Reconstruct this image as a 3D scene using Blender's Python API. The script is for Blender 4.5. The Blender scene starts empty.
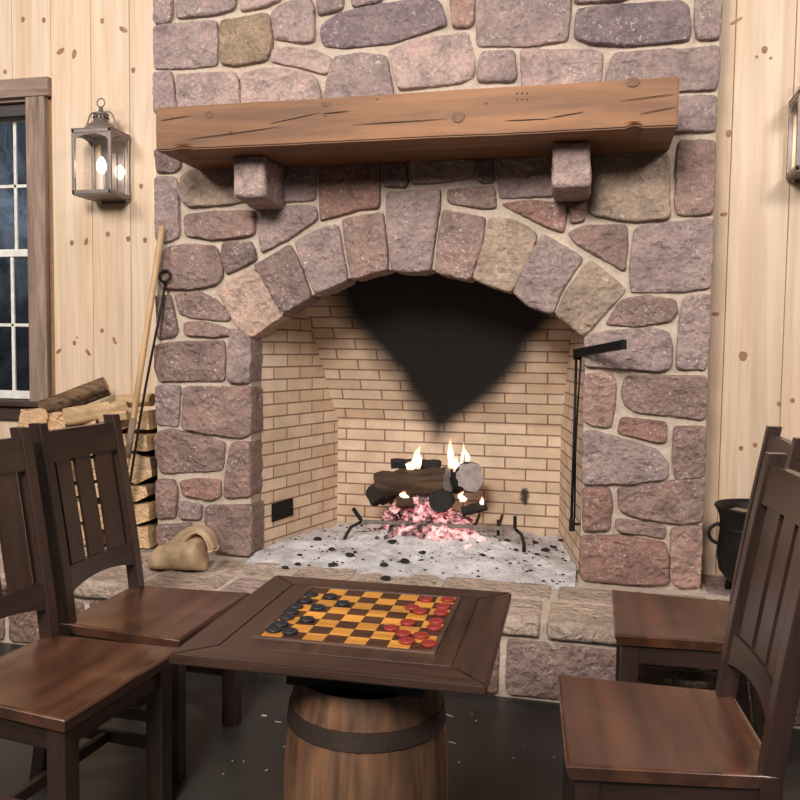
import bpy, bmesh, math, random
import numpy as np
from mathutils import Vector, Matrix, noise
random.seed(7)
C = bpy.context.scene
COL = C.collection

# ------------------------------------------------------------------ camera
F, YAW, PITCH, ROLL, CD, CH = 820.4862, .2298, .0616, .0128, 3.6451, 1.3258
fw = Vector((-math.sin(YAW)*math.cos(PITCH), math.cos(YAW)*math.cos(PITCH), -math.sin(PITCH)))
rr = Vector((math.cos(YAW), math.sin(YAW), 0)); uu = rr.cross(fw)
cr, sr = math.cos(ROLL), math.sin(ROLL)
R2 = cr*rr + sr*uu; U2 = -sr*rr + cr*uu
CAM = Vector((0, -CD, CH))
def ray(px, py): return fw*F + (px-400)*R2 - (py-400)*U2
def W(px, py, y):
    d = ray(px, py); t = (y-CAM.y)/d.y; return CAM + d*t
def Zp(px, py, z):
    d = ray(px, py); t = (z-CAM.z)/d.z; return CAM + d*t
def proj(p):
    d = Vector(p)-CAM; k = F/d.dot(fw); return 400+k*d.dot(R2), 400-k*d.dot(U2)
cam = bpy.data.cameras.new('camera'); co = bpy.data.objects.new('camera', cam); COL.objects.link(co)
cam.sensor_width = 36; cam.lens = F/800*36; cam.clip_start = .05
M = Matrix.Identity(4)
for i, v in enumerate((R2, U2, -fw)):
    for j in range(3): M[j][i] = v[j]
M.translation = CAM
co.matrix_world = M; C.camera = co

# ------------------------------------------------------------------ helpers
def lin(c):
    return tuple(((v/255)/12.92 if v/255 <= .04045 else ((v/255+.055)/1.055)**2.4) for v in c)
def tag(o, label=None, cat=None, group=None, kind=None):
    if label: o['label'] = label
    if cat: o['category'] = cat
    if group: o['group'] = group
    if kind: o['kind'] = kind
    return o
def empty(name, loc=(0, 0, 0), rz=0, label=None, cat=None, group=None):
    o = bpy.data.objects.new(name, None); COL.objects.link(o); o.location = loc; o.rotation_euler = (0, 0, rz)
    o.empty_display_size = .05
    return tag(o, label, cat, group)
def copy_tree(o, parent=None):
    c = o.copy(); COL.objects.link(c); c.parent = parent
    for ch in list(o.children): copy_tree(ch, c)
    return c
class MB:
    """collects geometry for one mesh object"""
    def __init__(s): s.v = []; s.f = []; s.m = []; s.sm = []; s.col = []; s.uv = []; s.hascol = False
    def add(s, vs, fs, mi=0, smooth=False, col=None):
        b = len(s.v); s.v += [tuple(v) for v in vs]
        for k, f in enumerate(fs):
            s.f.append([b+i for i in f]); s.m.append(mi); s.sm.append(smooth)
        if col is not None:
            s.hascol = True
            if len(col) and not hasattr(col[0], '__len__'): col = [col]*len(vs)
            s.col += [tuple(c) for c in col]
        else: s.col += [(1, 1, 1)]*len(vs)
        return s
    def bm(s, bm, mi=0, smooth=False, col=None):
        bm.verts.index_update()
        s.add([v.co[:] for v in bm.verts], [[v.index for v in f.verts] for f in bm.faces], mi, smooth, col); bm.free(); return s
    def box(s, x0, x1, y0, y1, z0, z1, bev=.004, mi=0, mat=None, seg=2):
        bm = bmesh.new(); bmesh.ops.create_cube(bm, size=1)
        for v in bm.verts:
            v.co = Vector(((x0+x1)/2+v.co.x*(x1-x0), (y0+y1)/2+v.co.y*(y1-y0), (z0+z1)/2+v.co.z*(z1-z0)))
        if bev: bmesh.ops.bevel(bm, geom=bm.edges[:], offset=bev, segments=seg, profile=.5, affect='EDGES')
        if mat: bmesh.ops.transform(bm, matrix=mat, verts=bm.verts)
        return s.bm(bm, mi)
    def bar(s, p, q, w, h, bev=.003, up=(0, 0, 1), mi=0):
        """box of section w x h running from p to q"""
        p, q = Vector(p), Vector(q); d = q-p; L = d.length; d.normalize()
        sx = d.cross(Vector(up)); sx.normalize(); sz = sx.cross(d)
        m = Matrix.Identity(4)
        for i, v in enumerate((d, sx, sz)):
            for j in range(3): m[j][i] = v[j]
        m.translation = p
        return s.box(0, L, -w/2, w/2, -h/2, h/2, bev, mi, m)
    def tube(s, pts, rad, n=10, mi=0, cap=True):
        pts = [Vector(p) for p in pts]; vs = []; fs = []
        if not hasattr(rad, '__len__'): rad = [rad]*len(pts)
        ref = Vector((.13, .27, .95))
        a = None
        for i, p in enumerate(pts):
            d = (pts[min(i+1, len(pts)-1)]-pts[max(i-1, 0)]).normalized()
            if a is None: a = d.cross(ref).normalized()
            a = (a-d*a.dot(d)).normalized(); b = d.cross(a)
            for k in range(n):
                t = 2*math.pi*k/n; vs.append(p+(a*math.cos(t)+b*math.sin(t))*rad[i])
        for i in range(len(pts)-1):
            for k in range(n):
                fs.append((i*n+k, i*n+(k+1) % n, (i+1)*n+(k+1) % n, (i+1)*n+k))
        if cap: fs.append(tuple(range(n))[::-1]); fs.append(tuple((len(pts)-1)*n+k for k in range(n)))
        return s.add(vs, fs, mi, True)
    def lathe(s, prof, n=48, c=(0, 0, 0), mi=0, smooth=True):
        vs = []; fs = []
        for r, z in prof:
            for k in range(n):
                t = 2*math.pi*k/n; vs.append((c[0]+r*math.cos(t), c[1]+r*math.sin(t), c[2]+z))
        for i in range(len(prof)-1):
            for k in range(n): fs.append((i*n+k, i*n+(k+1) % n, (i+1)*n+(k+1) % n, (i+1)*n+k))
        return s.add(vs, fs, mi, smooth)
    def build(s, name, mats, parent=None, loc=None):
        me = bpy.data.meshes.new(name); me.from_pydata(s.v, [], s.f); 
        if not isinstance(mats, (list, tuple)): mats = [mats]
        for m in mats: me.materials.append(m)
        me.polygons.foreach_set('material_index', s.m); me.polygons.foreach_set('use_smooth', s.sm)
        if s.hascol:
            a = me.color_attributes.new('col', 'FLOAT_COLOR', 'POINT')
            a.data.foreach_set('color', [c for t in s.col for c in (*t[:3], 1.0)])
        me.update()
        bm = bmesh.new(); bm.from_mesh(me); bmesh.ops.recalc_face_normals(bm, faces=bm.faces); bm.to_mesh(me); bm.free()
        o = bpy.data.objects.new(name, me); COL.objects.link(o); o.parent = parent
        if loc is not None: o.location = loc
        return o
def recenter(o):
    """put a one-mesh thing's origin at its base"""
    me = o.data; co_ = [v.co for v in me.vertices]
    c = Vector(((min(v.x for v in co_)+max(v.x for v in co_))/2, (min(v.y for v in co_)+max(v.y for v in co_))/2, min(v.z for v in co_)))
    me.transform(Matrix.Translation(-c)); o.location = Vector(o.location)+c
    return o

# ------------------------------------------------------------------ materials
def mat(name):
    m = bpy.data.materials.new(name); m.use_nodes = True; nt = m.node_tree
    b = nt.nodes['Principled BSDF']; return m, nt, b
def N(nt, t, **kw):
    n = nt.nodes.new(t)
    for k, v in kw.items():
        if k in n.inputs: n.inputs[k].default_value = v
        else: setattr(n, k, v)
    return n
def coords(nt, scale=(1, 1, 1), kind='Object', rot=(0, 0, 0)):
    tc = N(nt, 'ShaderNodeTexCoord'); mp = N(nt, 'ShaderNodeMapping'); mp.inputs['Scale'].default_value = scale
    mp.inputs['Rotation'].default_value = rot
    nt.links.new(tc.outputs[kind], mp.inputs['Vector']); return mp.outputs[0]
def noise_n(nt, vec, scale, detail=4, rough=.6, dist=0):
    n = N(nt, 'ShaderNodeTexNoise', Scale=scale, Detail=detail, Roughness=rough, Distortion=dist); nt.links.new(vec, n.inputs['Vector']); return n.outputs['Fac']
def ramp(nt, fac, stops):
    r = N(nt, 'ShaderNodeValToRGB'); e = r.color_ramp.elements
    while len(e) < len(stops): e.new(.5)
    for i, (p, c) in enumerate(stops): e[i].position = p; e[i].color = (*c[:3], 1) if len(c) >= 3 else (c[0],)*3+(1,)
    nt.links.new(fac, r.inputs[0]); return r.outputs[0]
def mix(nt, a, b, fac, mode='MIX'):
    m = N(nt, 'ShaderNodeMix', data_type='RGBA', blend_type=mode)
    for s, v in ((6, a), (7, b), (0, fac)):
        if hasattr(v, 'is_linked') or hasattr(v, 'links'): nt.links.new(v, m.inputs[s])
        else: m.inputs[s].default_value = (*v[:3], 1) if s else v
    return m.outputs[2]
def bump(nt, b, h, strength=.4, dist=.01):
    n = N(nt, 'ShaderNodeBump', Strength=strength, Distance=dist); nt.links.new(h, n.inputs['Height'])
    nt.links.new(n.outputs[0], b.inputs['Normal']); return n
def g(v): return (v, v, v)

def simple(name, c, rough=.6, metal=0, bs=0, bsc=60, var=.15):
    m, nt, b = mat(name); v = coords(nt)
    n = noise_n(nt, v, bsc*.4, 5)
    lc = lin(c); r = ramp(nt, n, [(.3, tuple(x*(1-var) for x in lc)), (.7, tuple(min(1, x*(1+var)) for x in lc))])
    nt.links.new(r, b.inputs['Base Color']); b.inputs['Roughness'].default_value = rough; b.inputs['Metallic'].default_value = metal
    if bs: bump(nt, b, noise_n(nt, v, bsc, 6), bs, .004)
    return m
def wood(name, base, dark, axis='x', rough=.4, scale=1., bs=.2, coat=0, contrast=1.):
    m, nt, b = mat(name)
    sc = {'x': (1.2, 14, 14), 'y': (14, 1.2, 14), 'z': (14, 14, 1.2)}[axis]
    v = coords(nt, tuple(s*scale for s in sc))
    n = noise_n(nt, v, 1.6, 6, .62, .6)
    v2 = coords(nt, tuple(s*scale*.35 for s in sc)); n2 = noise_n(nt, v2, 1.3, 3, .5, .4)
    b1, d1 = lin(base), lin(dark)
    c1 = ramp(nt, n, [(.5-.22/contrast, d1), (.5+.16/contrast, b1)])
    c2 = mix(nt, c1, ramp(nt, n2, [(.3, g(.62)), (.7, g(1.15))]), 1., 'MULTIPLY')
    nt.links.new(c2, b.inputs['Base Color']); b.inputs['Roughness'].default_value = rough
    b.inputs['Coat Weight'].default_value = coat; b.inputs['Coat Roughness'].default_value = .25
    bump(nt, b, n, bs, .003); return m

def stone_mat(name='stone'):
    m, nt, b = mat(name); v = coords(nt)
    at = N(nt, 'ShaderNodeAttribute', attribute_name='col')
    n1 = noise_n(nt, v, 11, 6, .65); n2 = noise_n(nt, v, 55, 5, .7)
    c = mix(nt, at.outputs['Color'], ramp(nt, n1, [(.28, g(.62)), (.5, g(1.)), (.75, (1.3, 1.22, 1.16))]), 1., 'MULTIPLY')
    c = mix(nt, c, ramp(nt, n2, [(.3, g(.72)), (.7, g(1.22))]), 1., 'MULTIPLY')
    n3 = noise_n(nt, v, 70, 4, .75); n4 = noise_n(nt, v, 7, 2, .5)
    sp = ramp(nt, n3, [(.57, g(0)), (.64, g(1))]); sp2 = ramp(nt, n4, [(.44, g(0)), (.60, g(1))])
    k = mix(nt, sp, sp2, 1., 'MULTIPLY')
    kk = N(nt, 'ShaderNodeMath', operation='MULTIPLY'); nt.links.new(k, kk.inputs[0]); kk.inputs[1].default_value = .75
    c = mix(nt, c, lin((222, 208, 200)), kk.outputs[0])
    nt.links.new(c, b.inputs['Base Color']); b.inputs['Roughness'].default_value = .72
    vor = N(nt, 'ShaderNodeTexVoronoi', Scale=26); wv = N(nt, 'ShaderNodeVectorMath', operation='ADD'); nz_ = N(nt, 'ShaderNodeTexNoise', Scale=14, Detail=4); nt.links.new(v, nz_.inputs['Vector'])
    ms_ = N(nt, 'ShaderNodeVectorMath', operation='SCALE', Scale=.09); nt.links.new(nz_.outputs['Color'], ms_.inputs[0]); nt.links.new(v, wv.inputs[0]); nt.links.new(ms_.outputs[0], wv.inputs[1]); nt.links.new(wv.outputs[0], vor.inputs['Vector'])
    h = N(nt, 'ShaderNodeMath', operation='ADD'); nt.links.new(n2, h.inputs[0]); nt.links.new(vor.outputs['Distance'], h.inputs[1])
    h2 = N(nt, 'ShaderNodeMath', operation='ADD'); nt.links.new(h.outputs[0], h2.inputs[0]); nt.links.new(n1, h2.inputs[1])
    bump(nt, b, h2.outputs[0], .85, .016); return m
def brick_mat():
    m, nt, b = mat('firebrick')
    uv = N(nt, 'ShaderNodeUVMap', uv_map='uv')
    br = N(nt, 'ShaderNodeTexBrick', Scale=1., **{'Mortar Size': .0045, 'Mortar Smooth': .15, 'Bias': 0., 'Brick Width': .225, 'Row Height': .0625})
    br.inputs['Color1'].default_value = (*lin((222, 198, 172)), 1); br.inputs['Color2'].default_value = (*lin((204, 176, 148)), 1)
    br.inputs['Mortar'].default_value = (*lin((140, 110, 92)), 1)
    nt.links.new(uv.outputs[0], br.inputs['Vector'])
    v = coords(nt); n = noise_n(nt, v, 9, 5); n2 = noise_n(nt, v, 60, 4)
    c = mix(nt, br.outputs['Color'], ramp(nt, n, [(.3, g(.82)), (.7, g(1.1))]), 1., 'MULTIPLY')
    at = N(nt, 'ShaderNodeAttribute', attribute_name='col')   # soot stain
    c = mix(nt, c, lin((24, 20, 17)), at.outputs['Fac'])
    nt.links.new(c, b.inputs['Base Color']); b.inputs['Roughness'].default_value = .85
    inv = N(nt, 'ShaderNodeMath', operation='SUBTRACT'); inv.inputs[0].default_value = 1.; nt.links.new(br.outputs['Fac'], inv.inputs[1])
    ad = N(nt, 'ShaderNodeMath', operation='MULTIPLY_ADD'); nt.links.new(n2, ad.inputs[0]); ad.inputs[1].default_value = .3; nt.links.new(inv.outputs[0], ad.inputs[2])
    bump(nt, b, ad.outputs[0], .6, .005); return m
def pine_mat():
    m, nt, b = mat('pine_boards')
    at = N(nt, 'ShaderNodeAttribute', attribute_name='col')
    tc = N(nt, 'ShaderNodeTexCoord'); off = N(nt, 'ShaderNodeVectorMath', operation='MULTIPLY_ADD')
    nt.links.new(at.outputs['Vector'], off.inputs[0]); off.inputs[1].default_value = (9, 5, 7); nt.links.new(tc.outputs['Object'], off.inputs[2])
    mp = N(nt, 'ShaderNodeMapping'); mp.inputs['Scale'].default_value = (22, 22, .9); nt.links.new(off.outputs[0], mp.inputs[0])
    n = noise_n(nt, mp.outputs[0], 1.2, 5, .55, .9)
    mp2 = N(nt, 'ShaderNodeMapping'); mp2.inputs['Scale'].default_value = (5, 5, .7); nt.links.new(off.outputs[0], mp2.inputs[0])
    n2 = noise_n(nt, mp2.outputs[0], 1.5, 3, .5, .4)
    c = ramp(nt, n, [(.3, lin((198, 174, 149))), (.68, lin((219, 198, 175)))])
    c = mix(nt, c, ramp(nt, n2, [(.3, (1.0, .91, .84)), (.65, g(1.03))]), 1., 'MULTIPLY')
    nt.links.new(c, b.inputs['Base Color']); b.inputs['Roughness'].default_value = .42
    bump(nt, b, n, .06, .002); return m
def floor_mat():
    m, nt, b = mat('dark_concrete'); v = coords(nt); n = noise_n(nt, v, 2.2, 7, .65); n2 = noise_n(nt, v, 40, 4)
    nt.links.new(ramp(nt, n, [(.3, lin((36, 34, 33))), (.7, lin((60, 57, 54)))]), b.inputs['Base Color'])
    nt.links.new(ramp(nt, n, [(.3, g(.32)), (.7, g(.5))]), b.inputs['Roughness']); bump(nt, b, n2, .08, .003); return m
def ember_mat():
    m, nt, b = mat('glowing_embers'); v = coords(nt); n0 = noise_n(nt, v, 26, 4, .7); n1 = noise_n(nt, v, 6, 2, .5)
    ad = N(nt, 'ShaderNodeMath', operation='MULTIPLY_ADD'); nt.links.new(n1, ad.inputs[0]); ad.inputs[1].default_value = .9; nt.links.new(n0, ad.inputs[2])
    sb = N(nt, 'ShaderNodeMath', operation='SUBTRACT'); nt.links.new(ad.outputs[0], sb.inputs[0]); sb.inputs[1].default_value = .45; n = sb.outputs[0]
    nt.links.new(ramp(nt, n, [(.35, lin((60, 50, 50))), (.65, lin((180, 165, 165)))]), b.inputs['Base Color']); b.inputs['Roughness'].default_value = .9
    nt.links.new(ramp(nt, n, [(.40, (.02, 0, 0)), (.50, (1., .14, .17)), (.62, (1., .55, .52))]), b.inputs['Emission Color'])
    nt.links.new(ramp(nt, n, [(.40, g(0)), (.60, g(.85))]), b.inputs['Emission Strength']); bump(nt, b, n, .7, .01); return m
def flame_mat():
    m = bpy.data.materials.new('flame'); m.use_nodes = True; nt = m.node_tree; nt.nodes.clear()
    out = N(nt, 'ShaderNodeOutputMaterial'); em = N(nt, 'ShaderNodeEmission'); tr = N(nt, 'ShaderNodeBsdfTransparent'); ms = N(nt, 'ShaderNodeMixShader')
    tc = N(nt, 'ShaderNodeTexCoord'); sp = N(nt, 'ShaderNodeSeparateXYZ'); nt.links.new(tc.outputs['Generated'], sp.inputs[0])
    nt.links.new(ramp(nt, sp.outputs['Z'], [(0, (1., .62, .42)), (.45, (1., .84, .62)), (1., (1., .42, .2))]), em.inputs['Color'])
    em.inputs['Strength'].default_value = 2.6
    nt.links.new(ramp(nt, sp.outputs['Z'], [(0., g(.25)), (.3, g(.75)), (.75, g(.45)), (1., g(.05))]), ms.inputs[0])
    nt.links.new(tr.outputs[0], ms.inputs[1]); nt.links.new(em.outputs[0], ms.inputs[2]); nt.links.new(ms.outputs[0], out.inputs[0]); return m
def glass_mat(name, rough=.02, tint=(1, 1, 1)):
    m = bpy.data.materials.new(name); m.use_nodes = True; nt = m.node_tree; nt.nodes.clear()
    out = N(nt, 'ShaderNodeOutputMaterial'); gl = N(nt, 'ShaderNodeBsdfGlossy', Roughness=rough); tr = N(nt, 'ShaderNodeBsdfTransparent'); ms = N(nt, 'ShaderNodeMixShader')
    tr.inputs[0].default_value = (*tint, 1); ms.inputs[0].default_value = .05; nt.links.new(tr.outputs[0], ms.inputs[1]); nt.links.new(gl.outputs[0], ms.inputs[2]); nt.links.new(ms.outputs[0], out.inputs[0]); return m
def emis(name, c, s):
    m, nt, b = mat(name); b.inputs['Emission Color'].default_value = (*c, 1); b.inputs['Emission Strength'].default_value = s; b.inputs['Base Color'].default_value = (*c, 1); return m
def ash_mat():
    m, nt, b = mat('ash'); v = coords(nt); n = noise_n(nt, v, 8, 8, .7); n2 = noise_n(nt, v, 75, 3, .8); n3 = noise_n(nt, v, 5, 3, .6)
    c = ramp(nt, n, [(.3, lin((158, 151, 150))), (.55, lin((205, 200, 201))), (.75, lin((228, 224, 225)))])
    sp = ramp(nt, n2, [(.36, g(1)), (.42, g(0))]); z = ramp(nt, n3, [(.42, g(0)), (.58, g(1))])
    c = mix(nt, c, lin((45, 42, 42)), mix(nt, sp, z, 1., 'MULTIPLY')); nt.links.new(c, b.inputs['Base Color'])
    b.inputs['Roughness'].default_value = .95; bump(nt, b, n2, .6, .008); return m
def mortar_mat():
    m, nt, b = mat('mortar'); v = coords(nt); n = noise_n(nt, v, 60, 6, .7); n2 = noise_n(nt, v, 6, 4)
    c = ramp(nt, n, [(.3, lin((172, 154, 138))), (.7, lin((202, 186, 168)))])
    c = mix(nt, c, ramp(nt, n2, [(.3, g(.88)), (.7, g(1.06))]), 1., 'MULTIPLY')
    nt.links.new(c, b.inputs['Base Color']); b.inputs['Roughness'].default_value = .9; bump(nt, b, n, .6, .006); return m
def endgrain_mat():
    m, nt, b = mat('split_end_grain'); oi = N(nt, 'ShaderNodeObjectInfo'); v = coords(nt)
    w = N(nt, 'ShaderNodeTexWave', wave_type='RINGS', rings_direction='Y', Scale=16, Distortion=6); w.inputs['Detail Scale'].default_value = 2.; nt.links.new(v, w.inputs['Vector'])
    n = noise_n(nt, v, 26, 5)
    c = ramp(nt, w.outputs['Fac'], [(0, lin((196, 160, 122))), (1, lin((216, 184, 146)))])
    c = mix(nt, c, ramp(nt, n, [(.3, g(.74)), (.65, g(1.04))]), 1., 'MULTIPLY')
    c = mix(nt, c, ramp(nt, oi.outputs['Random'], [(0, g(.72)), (1, (1.04, 1., .96))]), 1., 'MULTIPLY')
    nt.links.new(c, b.inputs['Base Color']); b.inputs['Roughness'].default_value = .85; bump(nt, b, n, .4, .006); return m
def burlap_mat():
    m, nt, b = mat('burlap'); v = coords(nt)
    w1 = N(nt, 'ShaderNodeTexWave', bands_direction='X', Scale=110); w2 = N(nt, 'ShaderNodeTexWave', bands_direction='Z', Scale=110)
    nt.links.new(v, w1.inputs[0]); nt.links.new(v, w2.inputs[0]); n = noise_n(nt, v, 20, 5)
    ww = N(nt, 'ShaderNodeMath', operation='ADD'); nt.links.new(w1.outputs['Fac'], ww.inputs[0]); nt.links.new(w2.outputs['Fac'], ww.inputs[1])
    c = ramp(nt, n, [(.3, lin((170, 142, 110))), (.7, lin((200, 172, 138)))]); nt.links.new(c, b.inputs['Base Color'])
    b.inputs['Roughness'].default_value = .95; bump(nt, b, ww.outputs[0], .3, .002); return m

MS = stone_mat(); MM = mortar_mat(); MBK = brick_mat(); MP = pine_mat(); MF = floor_mat()
MASH = ash_mat(); MEMB = ember_mat(); MFL = flame_mat(); MEND = endgrain_mat(); MBUR = burlap_mat()
MBARK = wood('bark', (132, 102, 74), (62, 46, 34), 'y', .95, 2.2, .9, contrast=1.5)
MBARKX = wood('bark_lengthwise', (122, 94, 68), (56, 42, 32), 'x', .95, 2.2, 1., contrast=1.6)
MSPLIT = wood('split_wood', (218, 186, 144), (170, 134, 96), 'x', .85, 1.2, .5)
MKNOT = simple('knot', (146, 106, 76), .5, 0, .2, 80, .35)
MKNOTD = simple('dark_knot', (104, 70, 44), .6, 0, .3, 80, .35)
MSEAM = simple('board_groove', (150, 112, 78), .8)
MMANT = wood('mantel_wood', (144, 98, 60), (102, 66, 40), 'x', .6, .8, .35)
MWIN = wood('rough_sawn_brown_z', (162, 138, 122), (118, 96, 84), 'z', .8, 2., .5); MWINX = wood('rough_sawn_brown_x', (162, 138, 122), (118, 96, 84), 'x', .8, 2., .5)
MSASH = simple('white_sash', (225, 222, 214), .45)
DW = dict(base=(58, 39, 32), dark=(36, 25, 21))
MDX, MDY, MDZ = [wood('stained_wood_'+a, DW['base'], DW['dark'], a, .36, 1.3, .12, .3) for a in 'xyz']
MSEAT = wood('stained_seat', (104, 64, 44), (58, 35, 26), 'y', .27, .6, .08, .5)
MIRON = simple('black_iron', (30, 28, 28), .55, .6, .25, 60); MIRONR = simple('rusty_iron', (120, 110, 104), .7, .3, .4, 90, .3)
MPEW = simple('pewter_metal', (128, 117, 112), .45, .5, .1, 50)
MHAND = wood('ash_handle', (214, 180, 138), (178, 140, 98), 'z', .6, 1., .2)
MGL = glass_mat('lantern_glass'); MWG = glass_mat('window_glass', .05, (.9, .95, 1.))
MBULB = emis('bulb', (1., .93, .82), 14.)
MCHAR = simple('charred_wood', (34, 29, 27), .9, 0, .9, 45, .4); MCHARX = wood('half_burnt_wood', (98, 72, 50), (26, 20, 18), 'x', .9, 1.6, .9, contrast=.9)
MASHED = simple('ashed_end_grain', (150, 140, 136), .95, 0, .7, 60, .3); MCOAL = simple('charcoal', (22, 20, 21), .7, 0, .6, 70, .4)
MBLACK = simple('soot_black', (20, 17, 15), .95)

# ------------------------------------------------------------------ rough stone
PAL = dict(m=(150, 130, 126), d=(126, 109, 111), p=(172, 148, 141), r=(144, 110, 100), b=(140, 115, 107), t=(160, 139, 122), o=(142, 121, 101),
           l=(184, 156, 141), s=(158, 127, 116), k=(124, 103, 98), h=(182, 160, 144), w=(122, 96, 84))
def rough_stone(mb, pts, frame, colr, depth=.13, h=.024, seed=0, ring=None, amp=.011, step=.0085, edge=.008, grow=0):
    """pts: 2-D outline in metres in the frame (origin, ax, ay, normal outwards)"""
    O, ax, ay, nz = frame
    n = len(pts); P = [Vector(p) for p in pts]; c0 = sum(P, Vector((0, 0)))/n
    if grow: P = [p+(p-c0).normalized()*grow for p in P]
    per = sum((P[(i+1) % n]-P[i]).length for i in range(n)); cnt = max(24, int(per/step))
    # rounded corners by Chaikin, then even resampling
    Q = P
    for _ in range(2):
        T = []
        for i in range(len(Q)):
            a, b = Q[i], Q[(i+1) % len(Q)]; k = .22 if _ else .16
            L = (b-a).length; k = min(k, .011/L if L > 1e-6 else k)
            T += [a.lerp(b, k), a.lerp(b, 1-k)]
        Q = T
    cum = [0]
    for i in range(len(Q)): cum.append(cum[-1]+(Q[(i+1) % len(Q)]-Q[i]).length)
    tot = cum[-1]; B = []; j = 0
    for k in range(cnt):
        s = tot*k/cnt
        while cum[j+1] < s: j += 1
        t = (s-cum[j])/max(1e-9, cum[j+1]-cum[j]); p = Q[j].lerp(Q[(j+1) % len(Q)], t)
        B.append(p)
    A = 0; cx = cy = 0
    for i in range(cnt):
        a, b = B[i], B[(i+1) % cnt]; w = a.x*b.y-b.x*a.y; A += w; cx += (a.x+b.x)*w; cy += (a.y+b.y)*w
    c = Vector((cx/(3*A), cy/(3*A)))
    for i in range(cnt):
        q = noise.noise(Vector((B[i].x*30, B[i].y*30, seed*3.1)))
        B[i] = B[i]+(c-B[i]).normalized()*(.0028*q+.002*noise.noise(Vector((B[i].x*90, B[i].y*90, seed*1.1))))
    rmax = max((b-c).length for b in B); rings = max(6, int(rmax/step))
    rnd = random.Random(seed*17+3); tx, ty = rnd.uniform(-.05, .05), rnd.uniform(-.06, .06); lift = rnd.uniform(-.004, .007)
    base = lin(colr); jit = rnd.uniform(1.0, 1.16)
    vs = []; fs = []; cols = []
    def put(p, z): vs.append(O+ax*p.x+ay*p.y+nz*z)
    for b in B: put(b, -depth)
    ss = [1., 1., .985]+[1-.03*1 - (k/rings)*.97 for k in range(0, rings)]
    levels = []
    for li, s in enumerate(ss):
        for b in B:
            p = c+(b-c)*s; d = (b-c).length*(1-s)
            e = min(1., d/edge); prof = math.sqrt(max(0, 1-(1-e)**2))
            if li == 0: z = -.004
            else:
                v3 = Vector((p.x*9+seed*5.3, p.y*11, seed*1.7))
                f1 = noise.noise(v3); f2 = noise.noise(v3*2.7); f3 = 1-abs(noise.noise(v3*1.7+Vector((9, 2, 4))))*2
                cell = noise.cell(Vector((p.x*11+seed+f2*.5, p.y*14+f1*.8, seed)))
                w3 = Vector((p.x*13+f2*.35, p.y*17+f1*.35, seed*2.3)); dd_, pp_ = noise.voronoi(w3)
                tv = noise.noise_vector(pp_[0]*7.7); fac = (w3-pp_[0]).dot(tv)+.5*noise.noise(pp_[0]*3.1)
                soft = min(1., (dd_[1]-dd_[0])/.10)
                z = prof*(h+lift+(p.x-c.x)*tx+(p.y-c.y)*ty+amp*(f1*.8+f2*.3+fac*.62*soft)+.0026*noise.noise(v3*5)+.0020*noise.noise(v3*11))
                z = max(z, -.002)
            put(p, z)
    m = cnt
    for l in range(len(ss)):
        for i in range(m):
            fs.append((l*m+i, l*m+(i+1) % m, (l+1)*m+(i+1) % m, (l+1)*m+i))
    last = len(ss)*m; vs.append(O+ax*c.x+ay*c.y+nz*(h+lift)); ci = len(vs)-1
    # average centre height
    zc = sum(((vs[last+i]-O).dot(nz)) for i in range(m))/m; vs[ci] = O+ax*c.x+ay*c.y+nz*zc
    for i in range(m): fs.append((last+i, last+(i+1) % m, ci))
    for v in vs:
        q = noise.noise(Vector(v)*4.5+Vector((seed, 0, 0))); q2 = noise.noise(Vector(v)*13+Vector((0, seed, 0)))
        k = jit*(1+.16*q+.10*q2); cols.append((base[0]*k*(1+.05*q2), base[1]*k, base[2]*k*(1-.04*q)))
    mb.add(vs, fs, 0, True, cols)
def rough_box(mb, lo, hi, colr, seed=0, res=.018, amp=.006, rnd_=.012):
    lo, hi = Vector(lo), Vector(hi); d = hi-lo; bm = bmesh.new(); bmesh.ops.create_cube(bm, size=1)
    nx = [max(2, int(d[i]/res)) for i in range(3)]
    for i in range(3):
        es = [e for e in bm.edges if abs((e.verts[1].co-e.verts[0].co)[i]) > .9/1 or abs((e.verts[1].co-e.verts[0].co)[i]) > 1e-4 and True]
        es = [e for e in es if abs((e.verts[1].co-e.verts[0].co)[i]) > max(abs((e.verts[1].co-e.verts[0].co)[j]) for j in range(3) if j != i)]
        bmesh.ops.subdivide_edges(bm, edges=es, cuts=nx[i]-1, use_grid_fill=True)
    c = (lo+hi)/2; base = lin(colr); cols = []
    for v in bm.verts:
        p = Vector((v.co.x*d.x, v.co.y*d.y, v.co.z*d.z)); inner = Vector([max(-d[i]/2+rnd_, min(d[i]/2-rnd_, p[i])) for i in range(3)])
        off = p-inner
        if off.length > 1e-6: p = inner+off.normalized()*rnd_
        w = p+c; q = Vector((w.x*8+seed*3.1, w.y*8, w.z*8+seed)); nn = (off.normalized() if off.length > 1e-6 else Vector())
        p = p+nn*amp*(noise.noise(q)+.5*noise.noise(q*2.6)+.3*noise.noise(q*6))
        v.co = p+c
        k = 1+.2*noise.noise(w*5+Vector((seed, 0, 0))); cols.append(tuple(x*k for x in base))
    mb.bm(bm, 0, True, cols)

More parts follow.
